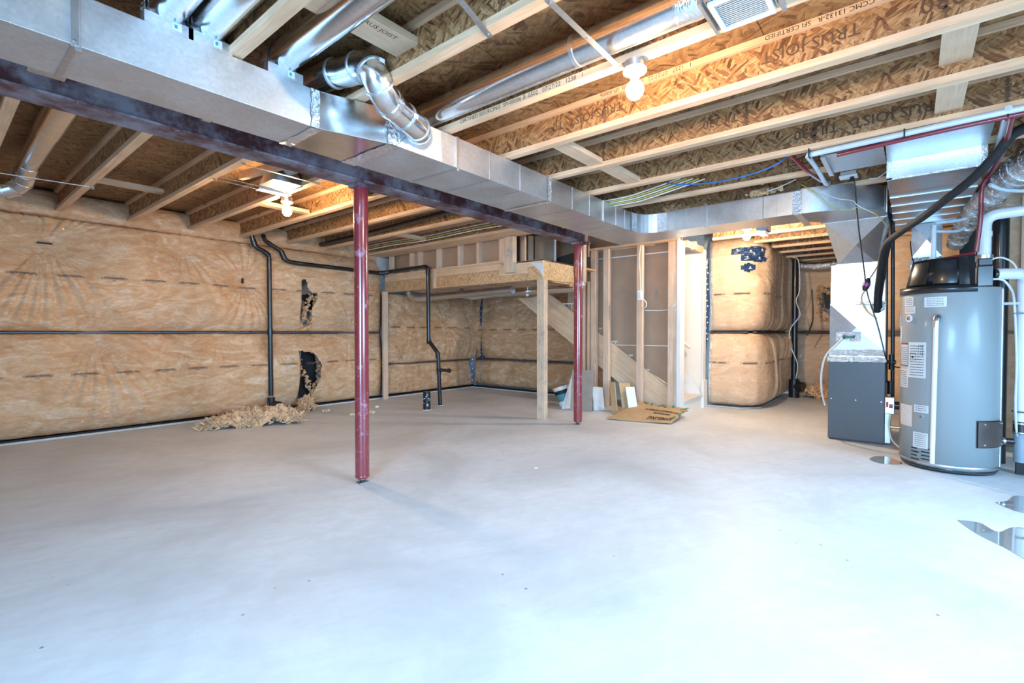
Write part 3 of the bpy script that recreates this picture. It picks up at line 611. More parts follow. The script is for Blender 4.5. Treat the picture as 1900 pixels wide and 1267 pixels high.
# radius elbow: outer arc then straight run over the plenum
oa = [(X1, .86)]+[(5.66-.48*math.cos(a), .82-.63*math.sin(a)) for a in np.linspace(.05, PI/2, 16)]+[(5.80, .19)]
ib_ = [(5.80, .69), (5.72, .72), (5.64, .78), (X2, .86)]
mb = MB(); P = oa+ib_; n = len(P); zt = ZD1+.025
mb.add([(x, y, ZD0) for x, y in P], [tuple(range(n))[::-1] if False else tuple(range(n))]); mb.add([(x, y, zt) for x, y in P], [tuple(range(n))])
mb.add([(x, y, z) for z in (ZD0, zt) for x, y in P], [(i, (i+1) % n, n+(i+1) % n, n+i) for i in range(n)], True)
obj('radius_elbow', mb, 'galvd', cr)
obj('elbow_standing_seam', MB().tube([(5.60, .188, ZD0-.005), (5.60, .186, zt+.012)], .007, 8).tube([(5.60, .19, ZD0-.004), (5.56, .215, ZD0-.004)], .005, 6), 'galv', cr)
obj('elbow_lip', MB().tube([(x-.002, y-.002, ZD0) for x, y in oa], .0035, 6), 'galv', cr)
obj('duct_section', B(5.80, 6.95, .19, .69, ZD0, ZD1), 'galvd', cr)

# ---- furnace and plenum
fx = 6.24
fu = thing('furnace', 'charcoal grey furnace cabinet under the bright duct drop', 'furnace', (6.6, .445, 0))
obj('cabinet', B(fx, 6.95, .20, .69, .012, .845), 'furn', fu, bev=.004)
obj('front_panel', B(fx-.006, fx, .203, .687, .02, .84), 'furn', fu, bev=.002)
for y in (.66, .445, .23): obj('screw', MB().tube([(fx-.010, y, .44), (fx-.006, y, .44)], .006, 10), 'galv', fu)
obj('leg_levelling_strip', B(fx+.01, 6.94, .21, .68, 0, .012), 'black', fu)
obj('side_flange', MB().box(6.26, 6.60, .155, .198, .02, .36), 'galvd', fu, label='galvanized filter rack flange at the cabinet side')
pl = thing('plenum', 'bright galvanized plenum with cross-broken face standing on the furnace', 'duct', (6.6, .445, .848))
def crossbreak(x, y0, y1, z0, z1, dep, nm, par, mat='galvp', x2=6.93):
    c = (x-dep, (y0+y1)/2, (z0+z1)/2); q = [(x, y1, z0), (x, y0, z0), (x, y0, z1), (x, y1, z1)]
    mb = MB().box(x+.0005, x2, y0, y1, z0, z1); mb.add(q+[c], [(0, 1, 4), (1, 2, 4), (2, 3, 4), (3, 0, 4)]); return obj(nm, mb, mat, par)
crossbreak(fx, .205, .682, .95, 1.455, .035, 'coil_box', pl)
obj('coil_base', B(fx-.004, 6.93, .204, .686, .848, .95), 'galvp', pl, bev=.002)
obj('upper_box', B(fx, 6.93, .21, .678, 1.455, 1.70), 'galvp', pl, bev=.002); obj('neck_box', B(fx+.001, 6.93, .212, .676, 1.701, 1.87), 'galvp', pl, bev=.002)
obj('box_lip', MB().box(fx-.008, fx, .205, .68, 1.448, 1.462).box(fx-.006, fx, .25, .64, 1.692, 1.700), 'galv', pl)
g = random.Random(9)
def foil_patch(x, y0, y1, z0, z1, par, seed, n=10, amp=.006, name='foil_tape'):
    g = random.Random(seed); mb = MB(); vs = [(x-g.uniform(.001, amp), y0+(y1-y0)*i/n+(0 if 0 < i < n else g.uniform(-.006, .006)), z0+(z1-z0)*j/3+(0 if 0 < j < 3 else g.uniform(-.006, .006))) for j in range(4) for i in range(n+1)]
    mb.add(vs, [(j*(n+1)+i, j*(n+1)+i+1, (j+1)*(n+1)+i+1, (j+1)*(n+1)+i) for j in range(3) for i in range(n)], True); return obj(name, mb, 'foil', par)
foil_patch(fx-.008, .192, .70, .842, .895, pl, 1, 16)
foil_patch(fx-.006, .205, .68, .905, .97, pl, 2, 16, .004)
foil_patch(fx-.030, .41, .62, 1.06, 1.155, pl, 3, 8, .012)
foil_patch(fx-.004, .205, .46, 1.44, 1.47, pl, 4, 10, .006)
foil_patch(fx-.006, .21, .32, 1.37, 1.45, pl, 5, 6, .012)
obj('control_board', MB().box(fx-.055, fx-.042, .475, .535, 1.09, 1.115), 'pcb', pl); obj('sensor_plug', MB().box(fx-.065, fx-.042, .535, .56, 1.085, 1.12).box(fx-.06, fx-.04, .455, .475, 1.09, 1.12), 'black', pl)
# flared transition from the elbow underside to the plenum
a0, a1 = (5.80, .69, ZD0), (5.80, .192, ZD0); b0, b1 = (fx, .612, 1.875), (fx, .285, 1.875)
c0, c1 = (6.9, .69, ZD0), (6.9, .192, ZD0); d0, d1 = (6.9, .612, 1.875), (6.9, .285, 1.875)
ctr = tuple((np.array(a0)+a1+b0+b1)/4+np.array([-.03, 0, -.035]))
mb = MB().add([a0, a1, b1, b0, ctr], [(0, 1, 4), (1, 2, 4), (2, 3, 4), (3, 0, 4)]); mb.add([a0, b0, d0, c0], [(0, 1, 2, 3)]); mb.add([a1, b1, d1, c1], [(3, 2, 1, 0)])
obj('flared_transition', mb, 'galvd', pl)
obj('transition_lip', MB().tube([(5.797, .70, ZD0-.003), (5.797, .188, ZD0-.003)], .004, 6).tube([(5.87, .68, 2.198), (5.87, .20, 2.198)], .003, 6), 'galv', pl)
obj('top_flange_strip', B(fx-.006, fx+.03, .27, .63, 1.868, 1.88), 'galv', pl)
# drain tube and sensor wires on the plenum
def cable(name, pts, r, mat, label, cat='cable', k=7, group=None, seg=8):
    P = arc_pts(pts, k); o = obj(name, MB().tube(P, r, seg), mat, None, tuple(P[0])); return tag(o, label, cat, group)
cable('clear_drain_tube', [(6.19, .56, 1.09), (6.14, .61, 1.02), (6.10, .70, .90), (6.12, .74, .70), (6.18, .74, .50), (6.26, .72, .36)], .010, 'ww', 'translucent drain tube hanging from the plenum beside the charcoal cabinet', 'tube')
cable('power_cord', [(5.10, .40, 2.485), (5.12, .39, 2.40), (5.4, .38, 2.1), (5.9, .37, 1.80), (6.10, .36, 1.62), (6.14, .34, 1.50), (6.16, .27, 1.25), (6.16, .22, 1.02), (6.18, .19, .88), (6.3, .12, .80), (6.4, -.02, .80)], .006, 'black', 'thin black power cord dangling from the ceiling outlet past the plenum', 'cord')
ob = thing('ceiling_outlet', 'white outlet plate on the joist above the rounded duct elbow, black plug in it', 'outlet', (5.10, .42, 2.49)); obj('cover_plate', B(5.05, 5.16, .37, .50, 2.487, 2.50), 'porc', ob, bev=.002); obj('plug', MB().cyl((5.10, .41), .016, 2.45, 2.487, 12), 'black', ob); obj('box', B(5.06, 5.15, .38, .49, 2.50, 2.53), 'ww', ob)
th = thing('sensor_plug', 'black cord connector with a magenta band hanging in front of the plenum', 'connector', (6.12, .355, 1.62)); obj('body', MB().tube([(6.10, .34, 1.70), (6.10, .352, 1.665), (6.10, .365, 1.61), (6.10, .375, 1.575)], [.014, .030, .030, .016], 10), 'black', th); obj('band', MB().tube([(6.10, .353, 1.655), (6.10, .362, 1.62)], .033, 12), 'purple', th)
cable('thermostat_wire', [(5.75, .20, 1.98), (5.95, .25, 1.83), (6.10, .33, 1.70)], .006, 'brass', 'short tan wire slanting down to the magenta banded connector', 'wire')
cable('thermostat_wire', [(6.10, .37, 1.58), (6.14, .40, 1.50), (6.16, .36, 1.38), (6.18, .27, 1.29)], .006, 'brass', 'tan wire curling from the connector to the plenum face', 'wire')
cable('yellow_wire', [(5.12, .79, 2.50), (5.10, .68, 2.40), (5.12, .58, 2.29), (5.10, .50, 2.22), (5.05, .42, 2.20), (5.04, .37, 2.21)], .004, 'wy', 'yellow wire pair drooping in front of the curved elbow', 'wire')
cable('yellow_wire', [(5.04, .37, 2.21), (5.2, .28, 2.19), (5.35, .22, 2.15), (5.5, .18, 2.10), (5.7, .17, 2.12)], .003, 'wy', 'yellow wire tail curling at the right end of the elbow', 'wire')
cable('grey_wire', [(5.12, .72, 2.45), (5.08, .52, 2.32), (5.04, .40, 2.27), (5.03, .36, 2.22), (5.2, .26, 2.17)], .003, 'ww', 'grey wire crossing the curved elbow to the right', 'wire')
cable('insulated_hose', [(6.20, .27, 1.36), (6.14, .27, 1.50), (6.02, .25, 1.68), (5.75, .20, 1.95), (5.45, .08, 2.03), (5.15, -.06, 2.08), (4.9, -.19, 2.15), (4.7, -.32, 2.23), (4.55, -.42, 2.33), (4.45, -.52, 2.44), (4.35, -.75, 2.43), (4.3, -1.3, 2.42)], .029, 'rubber', 'thick black foam-covered line sweeping from the plenum up to the joists', 'pipe', seg=14)
cable('insulated_hose', [(6.21, .25, 1.40), (6.15, .245, 1.52), (6.03, .22, 1.70), (5.77, .165, 1.98), (5.47, .04, 2.07), (5.15, -.10, 2.12), (4.9, -.23, 2.19), (4.7, -.36, 2.27), (4.55, -.46, 2.37), (4.47, -.60, 2.44), (4.4, -1.3, 2.43)], .018, 'black', 'thinner black line running along the thick foam-covered one', 'pipe', seg=12)
# gas pipes between furnace and heater
cable('gas_pipe', [(6.5, .165, 2.40), (6.5, .15, .95), (6.5, .145, .30)], .017, 'black', 'black gas pipe dropping between furnace and water heater, right one', 'pipe', k=2)
cable('gas_pipe', [(6.52, .215, 2.36), (6.52, .205, .62)], .015, 'black', 'black gas pipe close to the furnace side, left one', 'pipe', k=2)
gv = thing('gas_valve', 'grey gas valve with stickers low between furnace and heater', 'valve', (6.25, .13, .40)); obj('body', B(6.18, 6.26, .12, .20, .33, .50), 'galv', gv, bev=.006); obj('actuator', MB().tube([(6.2, .12, .42), (6.2, .06, .42)], .04, 14), 'black', gv); obj('sticker', MB().box(6.176, 6.18, .135, .165, .39, .43).box(6.176, 6.18, .170, .19, .40, .45), 'redl', gv)
obj('shut_off', MB().tube([(6.5, .19, .84), (6.5, .12, .84)], .02, 10).tube([(6.5, .16, .76), (6.5, .16, .92)], .024, 10), 'black', gv); obj('tee', MB().tube([(6.5, .165, .50), (6.5, .165, .64)], .026, 12), 'black', gv); obj('yellow_cap', MB().tube([(6.45, .22, .62), (6.45, .22, .70)], .012, 8), 'wy', gv)
cable('white_flex_wire', [(6.18, .15, .33), (6.1, .16, .22), (6.08, .14, .10), (6.0, .08, .04), (5.9, .06, .05)], .007, 'ww', 'white wire looping near the floor between furnace and heater', 'wire')
gt = thing('pressure_gauge', 'round gauge on top of the gas pipe near the ceiling', 'gauge', (6.5, .165, 2.36)); obj('dial', MB().tube([(6.44, .165, 2.43), (6.48, .165, 2.43)], .035, 18), 'steel', gt); obj('stem', MB().tube([(6.5, .165, 2.33), (6.5, .165, 2.44)], .02, 10), 'steel', gt)

# ---- return air box
rb = thing('return_duct', 'wide taped galvanized return box under the joists at upper right', 'duct', (4.75, -.1, 2.25))
zR0, zR1 = 2.29, 2.455; xR = 4.62
obj('front_box', B(xR, 5.05, -.385, .155, zR0, zR1), 'galvp', rb, bev=.003)
obj('slope_top', MB().prism([(xR, .155, zR1), (xR, .155, zR1-.03), (xR-.42, .155, zR1)], (0, -.54, 0)), 'galvd', rb)
obj('underside_run', B(5.05, 7.0, -.385, .155, zR0+.005, zR1), 'galvd', rb)
for i, x in enumerate((5.25, 5.6, 5.95, 6.3, 6.6)): obj('drive_cleat', B(x-.005, x+.005, -.387, .157, zR0-.003, zR0+.005), 'galvd', rb)
tt = MB()
for (y0, y1, z0, z1) in ((.125, .158, zR0, zR1), (-.388, -.355, zR0, zR1)): tt.box(xR-.006, xR-.001, y0, y1, z0, z1)
tt.box(xR-.006, xR-.001, -.388, .158, zR1-.018, zR1-.003).box(xR-.006, xR-.001, -.388, .158, zR0-.002, zR0+.012); obj('foil_tape', tt, 'foil', rb)
pb = thing('panned_return', 'flat grey metal pan nailed under the joists left of the return box', 'duct', (4.5, .35, 2.44)); obj('pan', B(4.22, 4.72, .165, .52, 2.445, 2.455), 'galvd', pb); obj('end_lip', B(4.20, 4.72, .50, .53, 2.42, 2.455), 'galv', pb)
rd = thing('return_drop', 'shiny vertical duct drop behind the water heater shroud', 'duct', (6.85, -.1, 1.72)); crossbreak(6.62, -.232, .01, 1.93, 2.285, .03, 'drop_box', rd, 'galvp', 6.98); obj('lower_box', B(6.615, 6.98, -.236, .014, 1.35, 1.93), 'galvp', rd); foil_patch(6.60, -.235, .015, 1.86, 1.93, rd, 8, 12, .010)
# ---- water lines in pairs
wg = 'water lines at the ceiling'
cable('water_line', [(4.10, .60, 2.435), (4.07, .1, 2.438), (4.04, -.44, 2.44), (4.02, -1.4, 2.44)], .020, 'pex_w', 'pale water line running under the joist above the return box', 'pipe', 3, wg)
cable('water_line', [(4.12, .42, 2.40), (4.08, .05, 2.405), (4.05, -.44, 2.41), (4.03, -1.4, 2.41)], .014, 'pex_r', 'dark red water line running below the pale one over the return box', 'pipe', 3, wg)
cable('water_line', [(4.13, .60, 2.435), (4.5, .59, 2.44), (4.95, .585, 2.43), (5.1, .58, 2.47)], .017, 'pex_w', 'pale water line stub crossing from the joist toward the curved elbow', 'pipe', 3, wg)
cable('water_line', [(4.12, .73, 2.50), (4.5, .66, 2.44), (5.0, .62, 2.47)], .014, 'pex_r', 'dark red water line stub drooping toward the curved elbow', 'pipe', 4, wg)
cable('water_line', [(4.02, -.42, 2.45), (4.6, -.44, 2.43), (5.3, -.46, 2.40)], .018, 'pex_w', 'pale water line going back beside the return box end', 'pipe', 3, wg)
cable('water_line', [(4.06, -.44, 2.41), (4.7, -.47, 2.39), (5.25, -.46, 2.38), (5.35, -.42, 2.30), (5.38, -.415, 2.05), (5.40, -.395, 1.80)], .016, 'pex_r', 'dark red water line dropping to the top of the water heater', 'pipe', 5, wg)
cable('water_line', [(5.40, -.39, 1.79), (5.45, -.25, 1.775), (5.48, -.15, 1.765)], .012, 'pex_r', 'dark red line lying along the top of the black shroud', 'pipe', 4, wg)
cable('water_line', [(5.42, -.135, 1.74), (5.42, -.135, 2.05)], .019, 'pex_w', 'pale vertical water line rising from the black shroud', 'pipe', 2, wg)
cable('water_line', [(5.42, -.14, 2.07), (5.6, -.30, 2.10), (5.65, -.36, 2.12)], .014, 'pex_w', 'pale upper branch line near the black shroud', 'pipe', 3, wg)
cable('water_line', [(5.42, -.14, 2.00), (5.6, -.28, 2.01), (5.65, -.34, 2.04)], .012, 'pex_w', 'pale lower branch line near the black shroud', 'pipe', 3, wg)
cable('water_line', [(5.2, -.45, 2.28), (5.3, -.55, 2.24), (5.3, -.75, 2.20)], .014, 'pex_w', 'pale line going to the right edge below the foil duct', 'pipe', 3, wg)
cp = MB()
for y in (.58, .05, -.42): cp.box(4.035, 4.11, y-.004, y+.004, 2.405, 2.462)
pc = obj('pipe_clamp', cp, 'black', None, (4.07, .1, 2.42), kind='stuff'); tag(pc, 'small black clamps holding the red and pale ceiling lines', 'clamps')
# foil flex duct
P = arc_pts([(6.0, -.30, 1.95), (5.75, -.36, 2.10), (5.55, -.47, 2.25), (5.3, -.60, 2.36), (5.0, -.75, 2.40), (4.8, -1.1, 2.38), (4.7, -1.6, 2.36)], 10)
rs = [.058+.05*min(1, i/len(P)*2)+.006*(i % 2) for i in range(len(P))]
fo = thing('flexible_duct', 'crinkled silver flexible duct bending up at the right edge', 'duct', tuple(P[0])); obj('foil_sleeve', MB().tube(P, rs, 18), 'flex', fo)
rw = []
for i in range(0, len(P), 3):
    a = P[i]; b = P[min(i+1, len(P)-1)]
    if (b-a).length > 1e-4: rw.append((a, b, rs[i]))
mb = MB()
for a, b, r_ in rw: mb.tube([a, a+(b-a).normalized()*.012], r_+.006, 18)
obj('wire_rib', mb, 'flex', fo, kind='stuff')

# ================================================================ WATER HEATER
hc = (5.605, -.25); HR = .325
wh = thing('water_heater', 'tall grey tank water heater with black top shroud', 'water heater', (hc[0], hc[1], 0))
prof = [(.0, .02), (HR-.012, .02), (HR-.012, .045), (HR, .048), (HR, 1.505), (HR-.006, 1.515), (0, 1.52)]
obj('tank', MB().lathe(hc, prof, 96), 'tank', wh)
obj('base_ring', MB().lathe(hc, [(0, 0.004), (HR-.02, .004), (HR-.008, .03), (HR-.02, .05)], 72), 'black', wh)
obj('seam_band', MB().lathe(hc, [(HR+.001, .05), (HR+.003, .055), (HR+.003, .066), (HR+.001, .07)], 96), 'galvd', wh)
def cy(th, z, off=.0): return (hc[0]+(HR+off)*math.cos(math.radians(th)), hc[1]+(HR+off)*math.sin(math.radians(th)), z)
def hp(u, v):
    a = math.degrees(math.asin(max(-1, min(1, (u-1766)/95.5)))); th = 177.4+a
    d = (hc[0]+HR*math.cos(math.radians(th)))*.7727+(hc[1]+HR*math.sin(math.radians(th)))*.6347
    return th, 1.15-(v-617)*d/902
def patch(mb, t0, t1, z0, z1, off, n=8, th=None):
    vs = [cy(t0+(t1-t0)*i/n, z, off) for z in (z0, z1) for i in range(n+1)]; mb.add(vs, [(i, i+1, n+2+i, n+1+i) for i in range(n)], True); return mb
def label(u0, u1, v0, v1, mat='label', name='label', lines=0, ink='ink', lm=.12, head=None, border=None):
    (t0, za), (t1, _) = hp(u0, (v0+v1)/2), hp(u1, (v0+v1)/2); z1 = hp((u0+u1)/2, v0)[1]; z0 = hp((u0+u1)/2, v1)[1]
    o = obj(name, patch(MB(), t0, t1, z0, z1, .0012), mat, wh)
    if border: patch_b = MB(); e = (z1-z0)*.03; et = (t1-t0)*.05; patch(patch_b, t0, t1, z1-e, z1, .0018); patch(patch_b, t0, t1, z0, z0+e, .0018); patch(patch_b, t0, t0+et, z0, z1, .0018, 1); patch(patch_b, t1-et, t1, z0, z1, .0018, 1); obj('label_border', patch_b, border, o)
    if head: obj('label_header', patch(MB(), t0+(t1-t0)*.04, t1-(t1-t0)*.04, z1-(z1-z0)*head[1], z1-(z1-z0)*.02, .0019), head[0], o)
    if lines:
        mb = MB(); g = random.Random(int(u0+v0)); top = z1-(z1-z0)*((head[1] if head else 0)+.08)
        for i in range(lines):
            z = top-(top-z0)*(i+.5)/(lines+.4); a = t0+(t1-t0)*lm
            while a < t1-(t1-t0)*lm:
                l = (t1-t0)*g.uniform(.04, .12); b_ = min(a+l, t1-(t1-t0)*lm*.8); patch(mb, a, b_, z, z+(z1-z0)/lines*.22, .0018, 1); a = b_+(t1-t0)*.02
        obj('label_print', mb, ink, o, kind='stuff')
    return o
label(1681, 1699, 552, 568, lines=4); label(1682, 1703, 569, 582, lines=3, ink='redl'); label(1720, 1761, 551, 569.5, lines=5)
label(1673.5, 1690, 636, 678, border='ink', head=('redl', .08), lines=9); label(1673, 1690, 680, 718, head=('orl', .1), lines=9); label(1690, 1725, 635, 701, lines=12)
label(1674.5, 1700.5, 750, 790, mat='label', border='orl', lines=10, ink='orl'); label(1703, 1731, 752, 766, lines=3); label(1702, 1731, 803, 832, lines=7, ink='inkb')
# wiring diagram strokes
o = MB(); z0 = hp(1707, 675)[1]; t0 = hp(1694, 660)[0]
for (a, b, c, d) in ((1694, 1705, 655, 656), (1694, 1705, 668, 669), (1694, 1694.6, 655, 669), (1704.5, 1705, 655, 669), (1710, 1710.5, 641, 664), (1715, 1715.5, 640, 660), (1718, 1718.6, 641, 662), (1710, 1722, 640, 641), (1712, 1722, 656, 657), (1697, 1701, 660, 664)):
    ta, za = hp(a, c); tb, zb_ = hp(b, d); patch(o, ta, tb, zb_, za, .0022, 1)
obj('wiring_diagram', o, 'ink', wh, kind='stuff')
# fittings
def ring(u, v, r0, mat, name, dep=.008):
    th, z = hp(u, v); c = Vector(cy(th, z)); nrm = Vector((math.cos(math.radians(th)), math.sin(math.radians(th)), 0))
    return obj(name, MB().tube([c-nrm*.01, c+nrm*dep], r0, 24), mat, wh), c, nrm
ring(1691, 590.5, .032, 'porc', 'port_collar'); ring(1691, 590.5, .018, 'steel', 'port_plug', .011)
ring(1718, 773, .022, 'galv', 'drain_collar', .006); ring(1718, 773, .013, 'steel', 'drain_plug', .014)
_, c, nrm = ring(1748, 589, .038, 'tank', 'valve_collar', .006)
rv = obj('relief_valve', MB().tube([c, c+nrm*.05, c+nrm*.07+Vector((0, 0, -.012)), c+nrm*.072+Vector((0, .003, -.06))], [.020, .024, .022, .017], 16), 'steel', wh)
pt = c+nrm*.072
obj('overflow_pipe', MB().tube([pt+Vector((0, .004, -.055)), pt+Vector((.0, .015, -1.19))], .0165, 20), 'pvc', wh, label='white plastic overflow pipe running down the tank front')
obj('overflow_fitting', MB().tube([pt+Vector((0, .003, -.03)), pt+Vector((0, .005, -.08))], .021, 16), 'galv', wh)
mb = MB()
for k in range(5):
    for a, b in ((1698.5, 1710), (1718, 1741)): 
        v = 830+k*6.5+(2 if a > 1710 else 0); off_ = 4 if (k % 2 and a < 1710) else 0
        t0, z = hp(a, v); t1, _ = hp(b+off_, v); patch(mb, t0, t1, z-.005, z+.005, .001, 4)
obj('air_slot', mb, 'flatblack', wh, kind='stuff')
mb = MB(); t0, z = hp(1693, 846); patch(mb, t0-.15, t0+.15, .07, hp(1693, 824)[1], .0012, 1); patch(mb, 95, t0, .072, .075, .0012, 6); obj('access_seam', mb, 'steel', wh)
t0, z1 = hp(1818, 783); z0 = hp(1830, 831)[1]; t1 = 177.4+83
obj('cover_gasket', patch(MB(), t0-1.5, t1+1, z0-.006, z1+.006, .004, 14), 'black', wh); obj('cover_plate', patch(MB(), t0, t1, z0, z1, .010, 14), 'panel', wh)
sc_ = MB()
for tt_ in (t0+8, t1-8):
    for z in (z0+.02, z1-.02): a = Vector(cy(tt_, z, .008)); b = Vector(cy(tt_, z, .016)); sc_.tube([a, b], .008, 8)
obj('cover_screw', sc_, 'galv', wh, kind='stuff')
# raised seam down the right side
obj('jacket_seam', MB().tube([cy(252, .07, .002), cy(252, 1.5, .002)], .008, 8), 'galvd', wh)
obj('power_tag', patch(MB(), 93, 98, 1.21, 1.31, .004, 3), 'blueb', wh)
obj('brass_cock', MB().tube([cy(98, .30, -.01), cy(98, .30, .07)], .014, 10), 'brass', wh)
# shroud: an arc shell over the front and left, open to the right/back
def shell(r0, r1, t0, t1, z0, z1, n, rin):
    mb = MB(); vs = []
    for i in range(n+1):
        a = math.radians(t0+(t1-t0)*i/n)
        for r, z in ((r0, z0), (r1, z1), (rin, z1), (rin, z0)): vs.append((hc[0]+r*math.cos(a), hc[1]+r*math.sin(a), z))
    fs = [(4*i+j, 4*i+(j+1) % 4, 4*(i+1)+(j+1) % 4, 4*(i+1)+j) for i in range(n) for j in range(4)]; mb.add(vs, fs, True); mb.add([vs[k] for k in range(4)], [(0, 1, 2, 3)]); mb.add([vs[4*n+k] for k in range(4)], [(3, 2, 1, 0)]); return mb
obj('shroud_skirt', shell(HR+.010, HR+.010, 60, 207, 1.475, 1.535, 40, HR-.02), 'shroud', wh)
obj('shroud_body', shell(HR-.03, HR-.075, 62, 192, 1.53, 1.765, 40, .1), 'shroud', wh)
obj('shroud_panel', shell(HR-.020, HR-.062, 118, 148, 1.55, 1.745, 10, HR-.1), 'shroud', wh, bev=.004); obj('shroud_panel', shell(HR-.020, HR-.062, 157, 186, 1.55, 1.745, 12, HR-.1), 'shroud', wh, bev=.004)
obj('shroud_post', shell(HR-.014, HR-.050, 188, 200, 1.53, 1.765, 4, HR-.14), 'shroud', wh, bev=.003)
# blower + vents
bl = obj('blower', MB().box(5.44, 5.60, -.50, -.405, 1.52, 1.69).box(5.45, 5.59, -.495, -.41, 1.69, 1.75), 'shroud', wh, bev=.008)
obj('blower_collar', MB().cyl((5.52, -.452), .055, 1.73, 1.78, 24), 'galv', wh); obj('blower_outlet', MB().tube([(5.50, -.50, 1.62), (5.52, -.55, 1.62)], .045, 20), 'black', wh)
cable('pressure_hose', [(5.50, -.49, 1.74), (5.50, -.55, 1.75), (5.52, -.62, 1.70), (5.56, -.66, 1.60)], .007, 'ww', 'thin clear hose arching off the blower top', 'tube')
cable('pressure_hose', [(5.48, -.50, 1.58), (5.50, -.56, 1.57), (5.54, -.61, 1.50), (5.60, -.635, 1.42), (5.62, -.65, 1.2), (5.62, -.66, .9), (5.60, -.655, .6), (5.62, -.665, .38), (5.63, -.68, .30)], .009, 'ww', 'clear hose strapped down the tall white pipe right of the heater', 'tube')
ve = thing('vent_pipe', 'white plastic vent rising from the blower and elbowing to the right edge', 'pipe', (5.52, -.452, 1.78))
obj('pipe', MB().tube(fillet([(5.52, -.452, 1.76), (5.52, -.452, 2.10), (5.50, -1.5, 2.14)], .09, 8), .042, 24), 'pvc', ve); obj('coupling', MB().cyl((5.52, -.452), .047, 1.93, 1.97, 24), 'pvc', ve)
i2 = thing('intake_pipe', 'white plastic pipe leaving the blower and dropping beside the heater', 'pipe', (5.66, -.69, .1))
obj('pipe', MB().tube(fillet([(5.50, -.52, 1.62), (5.58, -.685, 1.62), (5.66, -.70, 1.55), (5.66, -.70, .43)], .05, 8), .045, 24), 'pvc', i2)
obj('coupling', MB().cyl((5.66, -.70), .052, .33, .43, 24), 'black', i2, label='black rubber coupling'); obj('clamp_band', MB().cyl((5.66, -.70), .0535, .41, .42, 24).cyl((5.66, -.70), .0535, .335, .345, 24), 'galv', i2, kind='stuff')
obj('condensate_tee', MB().cyl((5.66, -.70), .047, .10, .33, 24), 'pvcg', i2, label='grey plastic lower fitting'); obj('side_connector', MB().tube([(5.62, -.54, .26), (5.66, -.66, .26)], .026, 16), 'black', i2); obj('connector_band', MB().tube([(5.635, -.585, .26), (5.64, -.60, .26)], .028, 16), 'galv', i2)
obj('bracket', MB().box(5.60, 5.64, -.68, -.555, 1.375, 1.395), 'pvcd', i2); obj('zip_tie', MB().box(5.60, 5.68, -.75, -.64, 1.30, 1.31).box(5.60, 5.68, -.75, -.64, .505, .515), 'black', i2, kind='stuff')
fs_ = obj('pipe_foot', B(5.63, 5.69, -.73, -.67, 0, .10), 'flatblack', i2)
sk = thing('drain_stack', 'thick black drain stack behind the white vent pipe', 'pipe', (6.0, -.60, 0)); obj('pipe', MB().cyl((6.05, -.60), .055, 0, 2.18, 24), 'black', sk)
# puddles
def puddle(pts, lab):
    P = arc_pts([(x, y, 0) for x, y in pts]+[(pts[0][0], pts[0][1], 0)], 5)[:-1]; mb = MB().prism([(p.x, p.y, .0005) for p in P], (0, 0, .0012)); o = obj('puddle', mb, 'wet', None, (P[0].x, P[0].y, 0)); tag(o, lab, 'puddle'); return o
puddle([(4.02, -.23), (4.05, -.33), (3.93, -.40), (4.1, -.50), (4.05, -.70), (3.7, -.62), (3.50, -.50), (3.66, -.40), (3.82, -.30)], 'larger water puddle on the floor at the right edge of the picture')
puddle([(4.60, -.45), (4.70, -.52), (4.9, -.60), (4.8, -.80), (4.5, -.70), (4.45, -.55)], 'smaller water puddle at the right edge nearer the heater')
puddle([(5.62, .25), (5.66, .16), (5.50, .05), (5.38, .08), (5.34, .20), (5.45, .28)], 'small shiny puddle at the foot of the heater next to the furnace')

# ================================================================ RIGHT-HAND WALLS
wm = struct('wall_mechanical', None, None, (8.6, 0, 0))
obj('foundation', MB().box(8.65, 8.8, -1.2, .33, 0, ZT), 'conc', wm)
blanket('insulation_blanket', (8.63, .34, 0), (0, -1, 0), 1.5, 1.16, 2.6, (-1, 0, 0), wm, 'insy', .16, 61, [(.7, 1.9, .6, .03, 8)], [], .03, .008, vert=.01, label='upper blanket behind the furnace and heater')
blanket('insulation_blanket', (8.63, .34, 0), (0, -1, 0), 1.5, .12, 1.145, (-1, 0, 0), wm, 'insy', .16, 62, [], [], .03, .008, vert=.01, label='lower blanket behind the furnace and heater')
obj('seam_strap', B(8.5, 8.56, -1.1, .34, 1.142, 1.16), 'gap', wm)
wu = struct('wall_utility', None, None, (6.5, -1.5, 0))
obj('foundation', MB().box(6.62, 6.75, YR, -.62, 0, ZT).box(6.75, 8.7, -1.2, -1.1, 0, ZT), 'conc', wu)
blanket('insulation_blanket', (6.60, -.56, 0), (0, -1, 0), 1.6, 1.16, 2.6, (-1, 0, 0), wu, 'insy', .12, 63, [(.25, 1.9, .5, .03, 8)], [], .02, .012, vert=.012, label='upper blanket at the right edge beside the white pipes')
blanket('insulation_blanket', (6.60, -.56, 0), (0, -1, 0), 1.6, .06, 1.15, (-1, 0, 0), wu, 'insy', .10, 64, [], [], .02, .010, vert=.010, label='lower blanket at the right edge beside the white pipes')
obj('stud', B(6.42, 6.46, -.86, -.77, 0, 2.4), 'woodz', wu); obj('bottom_plate', B(6.40, 6.49, -2.4, -.60, 0, .038), 'woodz', wu)
obj('black_backing', B(6.50, 6.58, -.66, -.36, 1.2, 2.3), 'flatblack', wu)
